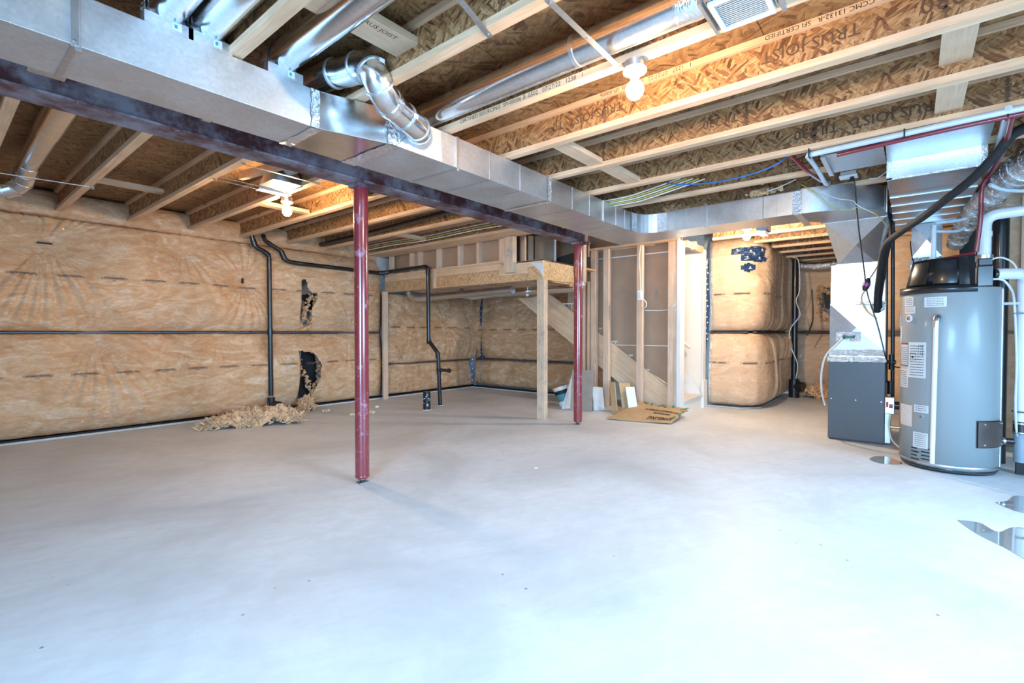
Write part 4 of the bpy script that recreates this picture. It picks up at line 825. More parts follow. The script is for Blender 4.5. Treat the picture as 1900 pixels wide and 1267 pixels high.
# ================================================================ LIGHTS
def bulb(x, y, z, label, mat='bulb'):
    t = thing('ceiling_bulb', label, 'light bulb', (x, y, z+.06), 'bare bulbs in porcelain holders')
    obj('bulb', MB().lathe((x, y), [(0, z-.055), (.022, z-.050), (.038, z-.032), (.044, z-.008), (.037, z+.016), (.018, z+.034), (.013, z+.05)], 20), mat, t)
    obj('lamp_holder', MB().lathe((x, y), [(.020, z+.045), (.024, z+.06), (.055, z+.075), (.058, z+.088), (0, z+.088)], 24), 'porc', t)
    obj('junction_box', MB().cyl((x, y), .05, z+.088, ZJ-.001, 16), 'galvd', t)
    return t
bulb(2.216, 1.05, 2.335, 'bare glowing bulb hanging nearest the camera among the right joists')
bulb(2.28, 4.70, 2.335, 'bare glowing bulb beyond the red beam over the left area')
b3 = bulb(6.50, 1.585, 2.345, 'bare glowing bulb farthest away, beyond the cross duct', 'bulb3')
obj('electrical_box', B(6.40, 6.62, 1.34, 1.46, 2.375, 2.45), 'blueb', b3, bev=.004); obj('side_fitting', B(6.42, 6.60, 1.36, 1.44, 2.33, 2.372), 'porc', b3)

# ================================================================ ROUND DUCTS
def round_duct(label, pts, r, k=1, boot=None, loc=None, seams=(), tape=None, fil=.0, bands=None, seg=32):
    P = fillet(pts, fil, 5) if fil else [Vector(p) for p in pts]
    t = thing('round_duct', label, 'duct', tuple(loc or pts[0]), 'round galvanized branch ducts')
    obj('pipe', MB().tube(P, r, seg), 'galvr', t)
    if bands:
        for a, b in bands: obj('crimp_band', MB().tube([a, b], r+.003, seg), 'galvr', t)
    return t
rz = 2.565; rr_ = .073
def takeoff(x, y1, label, z=rz):
    t = round_duct(label, [(x, y1, z), (x, 2.62, z)], rr_, loc=(x, 2.55, z))
    mb = MB(); y0 = T1-.0; zt = ZD1
    ringp = [(x+rr_*1.02*math.cos(a), 2.60-.03*math.sin(a)-.02, z+rr_*1.02*math.sin(a)) for a in np.linspace(0, 2*PI, 17)[:-1]]
    sq = []
    for i in range(16):
        a = 2*PI*i/16; c, s_ = math.cos(a), math.sin(a); q = max(abs(c), abs(s_)); sq.append((x+.088*c/q, T1+.085-.075*s_/q, zt))
    mb.add(ringp+sq, [(i, 16+i, 16+(i+1) % 16, (i+1) % 16) for i in range(16)]); obj('boot', mb, 'galvw', t)
    obj('boot_collar', MB().box(x-.09, x+.09, T1+.002, T1+.012, ZD1, ZD1+.05), 'galvw', t)
    g = random.Random(int(x*100)); tp = MB(); n = 20; vs = []
    for j in range(4):
        for i in range(n): a = 2*PI*i/n; rj = rr_+.004+g.uniform(0, .008); yy2 = 2.585-.022*j-.035*math.sin(a); vs.append((x+rj*math.cos(a), yy2+g.uniform(-.004, .004), z+rj*math.sin(a)))
    tp.add(vs, [(j*n+i, j*n+(i+1) % n, (j+1)*n+(i+1) % n, (j+1)*n+i) for j in range(3) for i in range(n)], True); obj('foil_tape', tp, 'foil', t)
    obj('sticker', MB().box(x-.0+.01, x+.045, T1-.0005, T1+.002, ZD1+.012, ZD1+.045), 'label', t); obj('sticker_print', MB().box(x+.017, x+.028, T1-.001, T1-.0004, ZD1+.02, ZD1+.036), 'tealp', t)
    return t
takeoff(.703, YR+.4, 'leftmost shiny round duct rising from the trunk at the top edge')
takeoff(.864, YR+.4, 'second round duct from the left, rising from the trunk at the top edge')
takeoff(1.208, YR+.4, 'third round duct, between the pale joist and the elbowed duct')
t = takeoff(2.108, .72, 'long round duct running from the trunk to the ceiling register', 2.56)
obj('pipe_seam', MB().tube([(2.108, 1.32, 2.56), (2.108, 1.30, 2.56)], rr_+.004, 32), 'galv', t)
obj('seam_bead', MB().tube([(2.143, .72, 2.495), (2.143, 2.6, 2.495)], .003, 6), 'galv', t)
obj('foil_tape', MB().tube([(2.108, .80, 2.56), (2.108, .70, 2.555), (2.108, .66, 2.54)], [rr_+.004, rr_+.003, rr_-.012], 20), 'foils', t)
# elbowed branch duct
ep = [(1.40, 3.7, 2.555), (1.40, 2.60, 2.555), (1.42, 2.25, 2.565), (1.60, 2.03, 2.545), (1.78, 2.10, 2.49), (1.90, 2.30, 2.40)]
t = thing('elbowed_duct', 'shiny round duct with jointed elbows bending down onto the trunk', 'duct', (1.6, 2.2, 2.5))
E_ = [Vector(p) for p in [(1.41, 3.9, 2.575), (1.44, 2.62, 2.565), (1.47, 2.36, 2.545), (1.475, 2.19, 2.52), (1.487, 2.13, 2.46), (1.535, 2.14, 2.41), (1.62, 2.18, 2.382), (1.73, 2.222, 2.372), (1.86, 2.262, 2.36), (1.96, 2.335, 2.355)]]
EP = arc_pts(E_, 5)
obj('straight_pipe', MB().tube(EP[:8], rr_, 32), 'galvr', t)
cuts = [7, 13, 18, 24, 30, 36, 41, 45]
for i, (a, b) in enumerate(zip(cuts[:-1], cuts[1:])): obj('gore', MB().tube(EP[a:b+1], rr_+(.0015 if i % 2 else 0), 32, False), 'galvr', t)
for c in cuts[:-1]:
    d = (EP[c+1]-EP[c-1]).normalized(); obj('joint_bead', MB().tube([EP[c]-d*.006, EP[c]+d*.006], rr_+.006, 32), 'galvw', t)
d = (E_[7]-E_[6]).normalized(); obj('foil_tape', MB().tube([E_[6]-d*.02, E_[6]+d*.02], rr_+.008, 24), 'foils', t)
obj('foil_tape', MB().tube([E_[9]-(E_[9]-E_[8])*.4, E_[9]+Vector((.02, .03, 0))], rr_+.006, 24), 'foil', t)
obj('sticker', MB().box(1.76, 1.79, 2.150, 2.153, 2.345, 2.37), 'label', t); obj('sticker', MB().box(1.47, 1.50, 2.058, 2.060, 2.50, 2.52), 'label', t)
mb = MB().hexa([(1.80, T2-.002, ZD0), (2.16, T2-.002, ZD0), (2.16, T2, ZD0+.001), (1.80, T2, ZD0+.001)], [(1.96, T2-.03, ZD1-.02), (2.12, T2-.03, ZD1-.02), (2.12, T2+.04, ZD1), (1.96, T2+.04, ZD1)]); obj('saddle_boot', mb, 'galvw', t)
# left round duct with gored end
t = thing('round_duct', 'round galvanized duct with a ribbed end elbow at the far left', 'duct', (.55, 5.6, 2.56), 'round galvanized branch ducts')
obj('pipe', MB().tube([(.60, 3.35, 2.585), (.60, 4.75, 2.585)], .082, 32), 'galvr', t); obj('pipe', MB().tube([(.60, 4.72, 2.583), (.60, 5.72, 2.572)], .076, 32), 'galvr', t)
lp = [Vector(p) for p in [(.60, 5.72, 2.565), (.60, 5.90, 2.53), (.585, 6.00, 2.47), (.54, 6.06, 2.415), (.47, 6.09, 2.38), (.38, 6.10, 2.375), (.20, 6.09, 2.375)]]
for a, b in zip(lp[:-1], lp[1:]): obj('gore', MB().tube([a, b], rr_, 32), 'galvr', t)
for i in range(1, 6): d = (lp[i+1]-lp[i-1]).normalized(); obj('joint_bead', MB().tube([lp[i]-d*.005, lp[i]+d*.005], rr_+.005, 32), 'galv', t)
# ceiling register box at top right
t = thing('ceiling_register', 'white louvered ceiling register in a sheet metal box near the top edge', 'register', (2.09, .53, 2.45))
obj('box', MB().box(1.985, 2.195, .645, .65, 2.455, 2.56).box(1.985, 2.195, .425, .43, 2.455, 2.56).box(1.985, 1.99, .43, .645, 2.455, 2.56).box(2.19, 2.195, .43, .645, 2.455, 2.56), 'galv', t)
obj('frame', MB().box(1.995, 2.215, .620, .640, 2.440, 2.456).box(1.995, 2.215, .435, .455, 2.440, 2.456).box(1.995, 2.018, .455, .620, 2.440, 2.456).box(2.192, 2.215, .455, .620, 2.440, 2.456), 'regw', t, bev=.002)
for i in range(13):
    x = 2.025+i*.0128; obj('louver', MB().hexa([(x, .456, 2.442), (x+.003, .456, 2.442), (x+.003, .619, 2.442), (x, .619, 2.442)], [(x+.008, .456, 2.455), (x+.011, .456, 2.455), (x+.011, .619, 2.455), (x+.008, .619, 2.455)]), 'regw', t)
obj('throat_shade', B(2.018, 2.192, .455, .62, 2.458, 2.462), 'flatblack', t)  # black plate standing in for shade inside the register box
obj('side_channel', B(1.96, 2.22, .655, .668, 2.438, 2.475), 'galvd', t); obj('side_channel', B(1.96, 2.22, .40, .415, 2.438, 2.475), 'galvd', t)
# strips (strap iron) under joists
def strap(a, b, label, w=.028):
    a = Vector(a); b = Vector(b); d = (b-a).normalized(); s = Vector((-d.y, d.x, 0))*w/2; up = Vector((0, 0, .0015))
    t = thing('metal_strap', label, 'strap', tuple(a)); obj('strip', MB().hexa([a-s, b-s, b+s, a+s], [a-s+up, b-s+up, b+s+up, a+s+up]), 'galvd', t)
    sc = MB()
    for p in (a+d*.02, b-d*.02, (a+b)/2): sc.tube([p-up*2, p+up], .006, 8)
    obj('screw', sc, 'galv', t, kind='stuff'); return t
strap((.98, 1.28, 2.456), (1.62, 1.455, 2.456), 'galvanized strip crossing the joists near the top, left one')
strap((1.585, 1.12, 2.456), (2.215, 1.13, 2.456), 'galvanized strip ending at the nearest bulb, right one')
fg = 'strips around the left register'
for (a, b, l) in (((1.60, 4.60, 2.455), (2.27, 4.64, 2.455), 'lowest thin galvanized strip beside the left glowing bulb'), ((1.62, 4.50, 2.455), (2.20, 4.52, 2.455), 'middle thin galvanized strip beside the left glowing bulb'), ((1.60, 4.02, 2.455), (2.26, 4.05, 2.455), 'upper thin galvanized strip nearest the red beam')):
    strap(a, b, l, .022)
t = thing('ceiling_register', 'pale louvered register beside the left glowing bulb', 'register', (2.0, 4.55, 2.45))
obj('frame', MB().box(1.95, 2.24, 4.53, 4.545, 2.440, 2.453).box(1.95, 2.24, 4.60, 4.612, 2.440, 2.453), 'regw', t)
for i in range(9): obj('louver', B(1.955+i*.031, 1.97+i*.031, 4.545, 4.60, 2.442, 2.450), 'regw', t)
obj('boot', MB().hexa([(1.93, 4.22, 2.46), (2.20, 4.22, 2.46), (2.20, 4.50, 2.46), (1.93, 4.50, 2.46)], [(1.98, 4.26, 2.62), (2.15, 4.26, 2.62), (2.15, 4.44, 2.62), (1.98, 4.44, 2.62)]), 'galvd', t); obj('collar', MB().tube([(2.06, 4.2, 2.58), (2.06, 3.7, 2.58)], .062, 24), 'galv', t)
w5 = thing('wood_nailer', 'slanted piece of lumber framing the left register boot', 'lumber', (1.9, 4.4, 2.5)); obj('piece', MB().hexa([(1.84, 4.7, 2.53), (1.88, 4.7, 2.53), (2.02, 3.9, 2.53), (1.98, 3.9, 2.53)], [(1.84, 4.7, 2.60), (1.88, 4.7, 2.60), (2.02, 3.9, 2.60), (1.98, 3.9, 2.60)]), 'woody', w5)

# ================================================================ DRAIN PIPES (left)
def drain(label, pts, r, fits=(), fil=.05):
    P = fillet(pts, fil, 5); t = thing('drain_pipe', label, 'pipe', tuple(pts[-1]), 'black drain pipes'); obj('pipe', MB().tube(P, r, 20), 'black', t)
    for a, b in fits: obj('fitting', MB().tube([a, b], r+.007, 20), 'black', t)
    return t
PY = 6.96
t = drain('black drain dropping down the left insulated wall to a round cleanout', [(2.93, 3.9, 2.60), (2.90, 4.7, 2.59), (2.875, PY, 2.52), (2.92, PY, 2.33), (3.10, PY, 2.25), (3.115, PY, 2.20), (3.125, PY, .26)], .032,
      [((2.875, 6.86, 2.525), (2.875, PY, 2.50)), ((2.90, PY, 2.42), (2.93, PY, 2.33)), ((3.06, PY, 2.265), (3.115, PY, 2.22)), ((3.12, PY, 1.20), (3.12, PY, 1.12))], .06)
obj('cleanout_body', MB().cyl((3.125, PY), .05, 0, .24, 20), 'black', t); obj('cleanout_hub', MB().tube([(3.15, PY-.02, .13), (3.17, PY-.13, .13)], .06, 24), 'black', t); obj('cleanout_plug', MB().tube([(3.17, PY-.13, .13), (3.172, PY-.145, .13)], .045, 6), 'black', t)
t = drain('black vent line branching along the left wall and crossing to the alcove drain', [(2.97, 6.80, 2.46), (3.05, 6.93, 2.42), (3.30, PY, 2.30), (3.35, PY, 2.18), (3.50, PY, 2.165), (4.98, PY, 2.155), (5.10, 6.85, 2.19), (5.12, 5.96, 2.20), (5.12, 5.93, 2.12), (5.13, 5.93, 1.02), (5.15, 5.75, .84), (5.17, 5.75, .78), (5.20, 5.88-.14, .0)], .031,
      [((3.28, PY, 2.32), (3.335, PY, 2.20)), ((4.92, PY, 2.155), (5.02, PY-.04, 2.16)), ((5.12, 5.93, 2.16), (5.12, 5.93, 2.08)), ((5.13, 5.93, 1.05), (5.135, 5.92, .97)), ((5.16, 5.75, .84), (5.165, 5.75, .76)), ((5.18, 5.75, .60), (5.185, 5.75, .50))], .05)
obj('side_stub', MB().tube([(5.18, 5.75, .56), (5.16, 5.60, .565), (5.155, 5.50, .565)], .026, 16), 'black', t); obj('stub_cap', MB().tube([(5.155, 5.50, .565), (5.154, 5.47, .565)], .034, 16), 'black', t); obj('floor_collar', MB().cyl((5.20, 5.74), .055, 0, .008, 20), 'sill', t)
t = thing('floor_stub', 'short black capped pipe stub wrapped in tape standing on the floor by the alcove', 'pipe', (4.78, 5.57, 0)); obj('pipe', MB().cyl((4.78, 5.57), .055, .008, .27, 24), 'black', t); obj('collar', MB().cyl((4.78, 5.57), .075, 0, .010, 24), 'sill', t)
mb = MB(); g = random.Random(3)
for i in range(12): a = g.uniform(2.4, 5.2); z = g.uniform(.05, .25); c = Vector((4.78+.056*math.cos(a), 5.57+.056*math.sin(a), z)); s = Vector((-math.sin(a), math.cos(a), 0))*.012; mb.add([c-s, c+s, c+s+Vector((0, 0, .01)), c-s+Vector((0, 0, .01))], [(0, 1, 2, 3)])
obj('tape_print', mb, 'dot', t, kind='stuff')
t = drain('black drain line hung beside the dark joists over the alcove', [(3.985, 7.10, 2.52), (3.95, 5.5, 2.53), (3.88, 3.5, 2.56)], .028); obj('end_cap', MB().tube([(3.985, 7.06, 2.52), (3.985, 7.13, 2.52)], .034, 16), 'black', t)
t = drain('black trap fitting just beyond the red beam near the nearer post', [(2.62, 3.75, 2.62), (2.66, 3.9, 2.50), (2.72, 4.05, 2.47), (2.80, 4.2, 2.53), (2.90, 4.25, 2.60)], .034, [((2.62, 3.75, 2.60), (2.65, 3.86, 2.53)), ((2.86, 4.22, 2.57), (2.92, 4.26, 2.61))])
cable('cable_bundle', [(2.75, 3.6, 2.47), (2.95, 3.75, 2.44), (3.25, 3.65, 2.45), (3.5, 3.55, 2.46)], .012, 'pex_w', 'grey tube curving under the beam right of the nearer post', 'tube')
for i, (m_, z) in enumerate((('ww', 2.47), ('wy', 2.50), ('ww', 2.53))):
    cable('ceiling_cable', [(4.55, 7.0, z-.01), (4.58, 6.2, z+.01), (4.60, 5.4, z-.005), (4.60, 4.4, z+.012), (4.60, 3.6, z)], .006, m_, ['white cable lowest along the last joist before the stairwell', 'yellow cable along the last joist before the stairwell', 'white cable highest along the last joist before the stairwell'][i])
for i, m_ in enumerate(('ww', 'wy', 'ww', 'wy', 'ww')):
    cable('ceiling_cable', [(4.42+.03*i, 2.75, 2.49-.008*i), (4.38+.03*i, 2.2, 2.47-.008*i), (4.34+.035*i, 1.95, 2.48-.008*i), (4.30+.04*i, 1.60-.04*i, 2.52)], .007, m_, ['frontmost white cable', 'frontmost yellow cable', 'middle white cable', 'rear yellow cable', 'rearmost white cable'][i]+' of the bundle entering above the trunk end')
cable('blue_cable', [(4.28, 1.72, 2.50), (4.28, 1.58, 2.455), (4.28, 1.30, 2.42), (4.28, 1.05, 2.425), (4.27, .85, 2.46), (4.27, .74, 2.52)], .006, 'wb', 'blue cable drooping between the joists above the cross duct')
cable('white_cable', [(5.06, 1.06, 2.475), (5.04, .95, 2.49), (5.03, .82, 2.53)], .005, 'ww', 'short white cable lying over the cross duct end')
cable('white_cable', [(5.3, .30, 2.50), (5.28, .24, 2.49), (5.25, .17, 2.53)], .006, 'ww', 'short white cable behind the ceiling outlet')
def tuft(label, c, rad, n, seed, flat=.5, mats='fluff', group=None, name='fibreglass_tuft'):
    g = random.Random(seed); mb = MB()
    for _ in range(n):
        p = (c[0]+g.gauss(0, rad[0]*.4), c[1]+g.gauss(0, rad[1]*.4), max(c[2]+.015 if c[2] < .05 else -9, c[2]+abs(g.gauss(0, rad[2]*.5)))); blob(mb, p, g.uniform(.25, .7)*min(rad), g)
    o = obj(name, mb, mats, None, c); return tag(o, label, 'insulation', group)
tuft('torn tan fibre poking out over the cross duct, left clump', (5.35, 2.0, 2.50), (.06, .16, .06), 50, 3)
tuft('torn tan fibre poking out over the cross duct, right clump', (5.18, 1.12, 2.49), (.05, .14, .05), 50, 4)

# ================================================================ LANDING PLATFORM
xl = 5.20; yc = 3.75
lp_ = struct('trim_2', None, None, (xl, 5.4, 1.85), label='stair landing platform framing')
obj('rim_board', B(xl, xl+.04, yc, 5.855, 1.852, 2.03), 'osbx', lp_); obj('rim_board', B(xl, xl+.04, 5.86, 7.16, 1.852, 2.03), 'osbx', lp_)
obj('edge_plate', B(xl, xl+.04, 4.45, 5.82, 2.032, 2.125), 'woody', lp_); obj('edge_plate', B(xl, xl+.04, 5.825, 7.16, 2.032, 2.125), 'woody', lp_)
obj('edge_plate', B(xl, xl+.04, yc, 4.15, 2.032, 2.10), 'woody', lp_)
obj('bottom_plate', B(xl, xl+.09, 4.45, 7.16, 2.127, 2.165), 'woody', lp_)
obj('side_rim', B(xl+.041, 5.95, yc, yc+.04, 1.852, 2.10), 'osbxz', lp_)
obj('joint_batten', B(xl-.03, xl, 5.83, 5.87, 1.852, 2.15), 'woodz', lp_)
obj('deck_sheet', B(xl+.04, 7.45, yc+.04, 7.16, 2.10, 2.125), 'osbx', lp_)
for i in range(8): obj('landing_joist', B(xl+.042, 7.40, yc+.38+i*.42, yc+.418+i*.42, 1.90, 2.098), 'woodx', lp_)
obj('membrane_edge', MB().box(xl-.01, xl+.3, yc-.005, 4.15, 2.102, 2.112).box(xl+.2, 6.1, yc-.01, yc+.06, 2.102, 2.115), 'flatblack', lp_)
pw = struct('wall_knee', None, None, (xl, 5.8, 2.165), label='short framed guard wall above the landing with brown paper backing')
for y in (7.02, 6.44, 6.26, 5.80, 5.32, 4.925, 4.49): obj('stud', B(xl, xl+.089, y-.02 if y != 6.44 else y-.045, y+.02 if y != 6.44 else y+.045, 2.166, 2.50), 'woodz', pw)
obj('top_plate', B(xl-.02, xl+.10, 4.45, 7.16, 2.502, 2.54), 'woody', pw); obj('header', B(4.93, xl, 3.36, 7.2, 2.465, 2.47), 'woody', pw)
obj('drywall_panel', B(xl+.09, xl+.102, 4.45, 5.8, 2.128, 2.54), 'kraft', pw); obj('drywall_panel', B(xl+.09, xl+.102, 5.805, 6.85, 2.128, 2.54), 'kraft', pw)
obj('upper_closure', B(xl+.09, xl+.102, 4.45, 7.16, 2.541, ZT), 'kraft', pw)
# hanging posts at the open corner
hp_ = thing('hanging_post', 'short dirty wood post with backing board hanging at the open landing corner', 'post', (xl-.03, 4.23, 1.96))
obj('backing_board', B(xl-.022, xl-.001, 4.0, 4.49, 1.945, 2.09), 'woody', hp_); obj('post', B(xl-.11, xl-.024, 4.17, 4.33, 1.965, ZJ-.003), 'wooddirty', hp_)
for y in (4.12, 3.98): pass
bs = struct('wall_upper_stair', None, None, (6.0, 3.8, 2.1), label='studs and brown backing seen over the landing')
obj('stud', B(5.60, 5.64, 4.36, 4.45, 2.13, 2.60), 'woodz', bs); obj('drywall_panel', B(5.90, 5.92, 4.05, 4.40, 2.13, 2.60), 'kraft', bs); obj('stud', B(5.80, 5.89, 4.42, 4.46, 2.13, 2.60), 'woodz', bs); obj('drywall_edge', B(5.895, 5.925, 4.03, 4.05, 2.13, 2.60), 'white', bs)
obj('rear_panel', B(6.62, 6.66, 3.9, 7.2, 2.13, ZT+.3), 'kraft', bs); obj('dark_wedge', MB().prism([(6.0, 4.15, 2.13), (6.0, 3.80, 2.13), (6.0, 3.80, 2.30), (6.0, 4.05, 2.26)], (.5, 0, 0)), 'flatblack', bs)  # black wedge drawn for a dark triangle over the landing
obj('end_panel', B(5.3, 7.5, 7.10, 7.14, 2.13, ZT+.3), 'kraft', bs)
# landing support post
wp = thing('wood_post', 'dirty built-up wood post holding up the landing corner', 'post', (5.25, 3.79, 0))
for i in range(3): obj('ply', B(5.205+.001, 5.295, 3.735+i*.0385, 3.772+i*.0385, 0, 1.851), 'wooddirty', wp, bev=.002)
obj('torn_wrap', MB().prism([(5.198, 3.73, 2.06), (5.198, 3.95, 2.085), (5.198, 3.78, 1.95), (5.198, 3.74, 1.87)], (-.003, 0, 0)), 'ww', wp)
# ducts under the landing
ud = thing('round_duct', 'long round duct slung under the landing toward the far post', 'duct', (5.9, 5.0, 1.78), 'round galvanized branch ducts')
obj('pipe', MB().tube([(5.85, 3.62, 1.775), (5.88, 5.35, 1.775)], .062, 28), 'galvr', ud); obj('damper_tag', MB().box(5.80, 5.81, 4.45, 4.49, 1.70, 1.735), 'label', ud); obj('damper_rod', MB().tube([(5.80, 4.47, 1.74), (5.80, 4.46, 1.84)], .006, 6), 'steel', ud)
obj('end_elbow', MB().tube([(5.85, 3.66, 1.775), (5.86, 3.60, 1.80), (5.88, 3.57, 1.86)], [.066, .07, .07], 20), 'foil', ud)
obj('flex_elbow', MB().tube([(5.88, 5.33, 1.775), (5.89, 5.7, 1.76), (5.90, 5.95, 1.80), (5.90, 6.02, 1.89)], [.062, .06, .06, .065], 18), 'foil', ud)
u2 = thing('round_duct', 'dented second duct under the landing reaching the left insulated wall', 'duct', (5.7, 6.4, 1.77), 'round galvanized branch ducts')
obj('pipe', MB().tube([(5.62, 4.60, 1.79), (5.62, 6.45, 1.76)], .058, 24), 'galvd', u2); obj('flex_elbow', MB().tube([(5.62, 6.42, 1.76), (5.62, 6.75, 1.755), (5.60, 6.93, 1.80), (5.58, 6.98, 1.88)], [.058, .062, .06, .062], 18), 'foil', u2)
# silver duct behind far post
u3 = thing('wall_stack', 'bright duct standing behind the farther maroon post', 'duct', (5.95, 3.70, 2.1)); obj('pipe', B(5.98, 6.06, 3.60, 3.69, 1.86, 2.46), 'galvw', u3)

# ================================================================ STAIR WALL
XS = 6.65
ws = struct('wall_stair', None, None, (XS, 3.2, 0), label='open stud wall beside the stair with brown paper-backed board behind')
for (ya, yb, x0, x1) in ((3.885, 4.008, XS, XS+.089), (3.655, 3.786, XS, XS+.089), ): pass
def stud(y0, y1, z0=.038, z1=2.42, x0=XS, x1=XS+.089, m='woodz'): return obj('stud', B(x0, x1, y0, y1, z0, z1), m, ws, bev=.002)
stud(3.98, 4.018); stud(3.895, 3.935, 0.038, 1.95); stud(3.785, 3.875); stud(3.563, 3.655); stud(3.023, 3.107); stud(2.555, 2.639); stud(2.512, 2.552)
obj('bottom_plate', B(XS, XS+.089, 2.50, 3.90, 0, .037), 'woody', ws); obj('top_plate', B(XS, XS+.089, 2.50, 4.02, 2.422, 2.458), 'woody', ws)
sy = [4.02, 3.3, 2.68]
yT = 3.90
# brown board panels (three courses), the lowest is cut along the stair slope
def ybot(y): return .02+(y-2.60)*.70+.02
obj('drywall_panel', B(XS+.16, XS+.172, 2.50, 4.0, 2.315, 2.69), 'kraft', ws); obj('drywall_panel', B(XS+.16, XS+.172, 2.50, 4.4, .965, 2.300), 'kraft', ws)
obj('drywall_panel', MB().prism([(XS+.16, 2.50, .30), (XS+.16, 3.62, .953), (XS+.16, 2.50, .953)], (.012, 0, 0)), 'kraft', ws)
obj('joint_tape', MB().box(XS+.157, XS+.16, 2.55, 3.95, 2.299, 2.314).box(XS+.157, XS+.16, 2.55, 3.62, .953, .964), 'white', ws)
obj('wall_patch', B(XS+.155, XS+.16, 2.85, 2.90, 1.62, 1.78), 'cardd', ws)
obj('corner_bead', MB().box(XS-.004, XS+.16, 2.462, 2.510, 0, 2.42), 'white', ws, label='bright white finished end of the stair wall')
# switch + cable
obj('switch_box', B(XS-.05, XS-.001, 3.00, 3.075, 1.62, 1.76), 'porc', ws, bev=.006, label='white switch box on the middle stud'); obj('switch_toggle', B(XS-.056, XS-.05, 3.02, 3.055, 1.65, 1.73), 'ww', ws, bev=.002)
obj('cable', MB().tube(arc_pts([(XS-.02, 3.04, 1.62+.14), (XS-.012, 3.05, 2.0), (XS-.01, 3.07, 2.2), (XS-.012, 3.04, 2.42)], 5), .006, 6), 'ww', ws); obj('cable', MB().tube(arc_pts([(XS-.01, 3.0, 1.63), (XS-.02, 2.95, 1.58), (XS-.01, 2.96, 1.52), (XS+.0, 3.01, 1.50)], 5), .009, 6), 'ww', ws); obj('cable', MB().tube(arc_pts([(XS+.095, 3.02, 1.475), (XS+.10, 2.8, 1.468), (XS+.092, 2.66, 1.475), (XS-.008, 2.60, 1.49), (XS-.008, 2.53, 1.54)], 5), .009, 6), 'ww', ws)
# staircase
stt = thing('staircase', 'enclosed wooden staircase with pale stringer and white lower steps', 'staircase', (7.1, 2.7, 0))
sx0, sx1 = XS+.10, XS+.14; sl_ = .697
def zt_(y): return .335+(y-2.62)*sl_
obj('stringer', MB().prism([(sx0, 2.52, .27), (sx0, 2.52, 0.0), (sx0, 2.60, 0.0), (sx0, 5.12, 1.75), (sx0, 4.80, 1.83), (sx0, 4.66, zt_(4.66))], (.04, 0, 0)), 'stringer', stt)
obj('stringer_backer', MB().prism([(sx0+.005, 2.56, 0.0), (sx0+.005, 2.88, 0.0), (sx0+.005, 5.42, 1.76), (sx0+.005, 5.06, 1.76)], (.034, 0, 0)), 'stringer', stt)
rise, run = .205, .262
for i in range(8):
    y0 = 2.47+i*run; z = (i+1)*rise; xa = sx1 if i else XS+.163
    obj('riser', B(xa, 7.555, y0, y0+.02, i*rise, z-.025), 'white' if i < 3 else 'woodx', stt)
    obj('tread', B(xa, 7.555, y0-.025, y0+run, z-.025, z), 'treadm', stt, bev=.006)
obj('skirt_board', MB().prism([(7.56, 2.48, .02), (7.56, 2.48, .22), (7.56, 2.60, .42), (7.56, 3.4, .98), (7.56, 3.4, .5), (7.56, 2.7, .02)], (.02, 0, 0)), 'white', stt)
obj('handrail', MB().tube([(7.50, 2.62, .92), (7.50, 3.6, 1.62)], .022, 12), 'white', stt)
wc = struct('wall_stair_side', MB().box(7.60, 7.70, 2.47, 4.6, 0, 2.42), 'cream', (7.6, 3, 0)); obj('jamb_trim', B(7.56, 7.72, 2.43, 2.47, 0, .42), 'white', wc); obj('edge_bead', B(7.585, 7.71, 2.455, 2.472, .42, 2.42), 'white', wc)
obj('ceiling_ledger', B(6.9, 7.6, 2.46, 2.52, 2.36, 2.455), 'woodx', wc); obj('ledger_block', B(7.05, 7.12, 2.40, 2.46, 2.34, 2.455), 'woodx', wc)
obj('head_panel', B(6.75, 7.6, 2.9, 4.4, 2.42, 2.455), 'cream', wc)

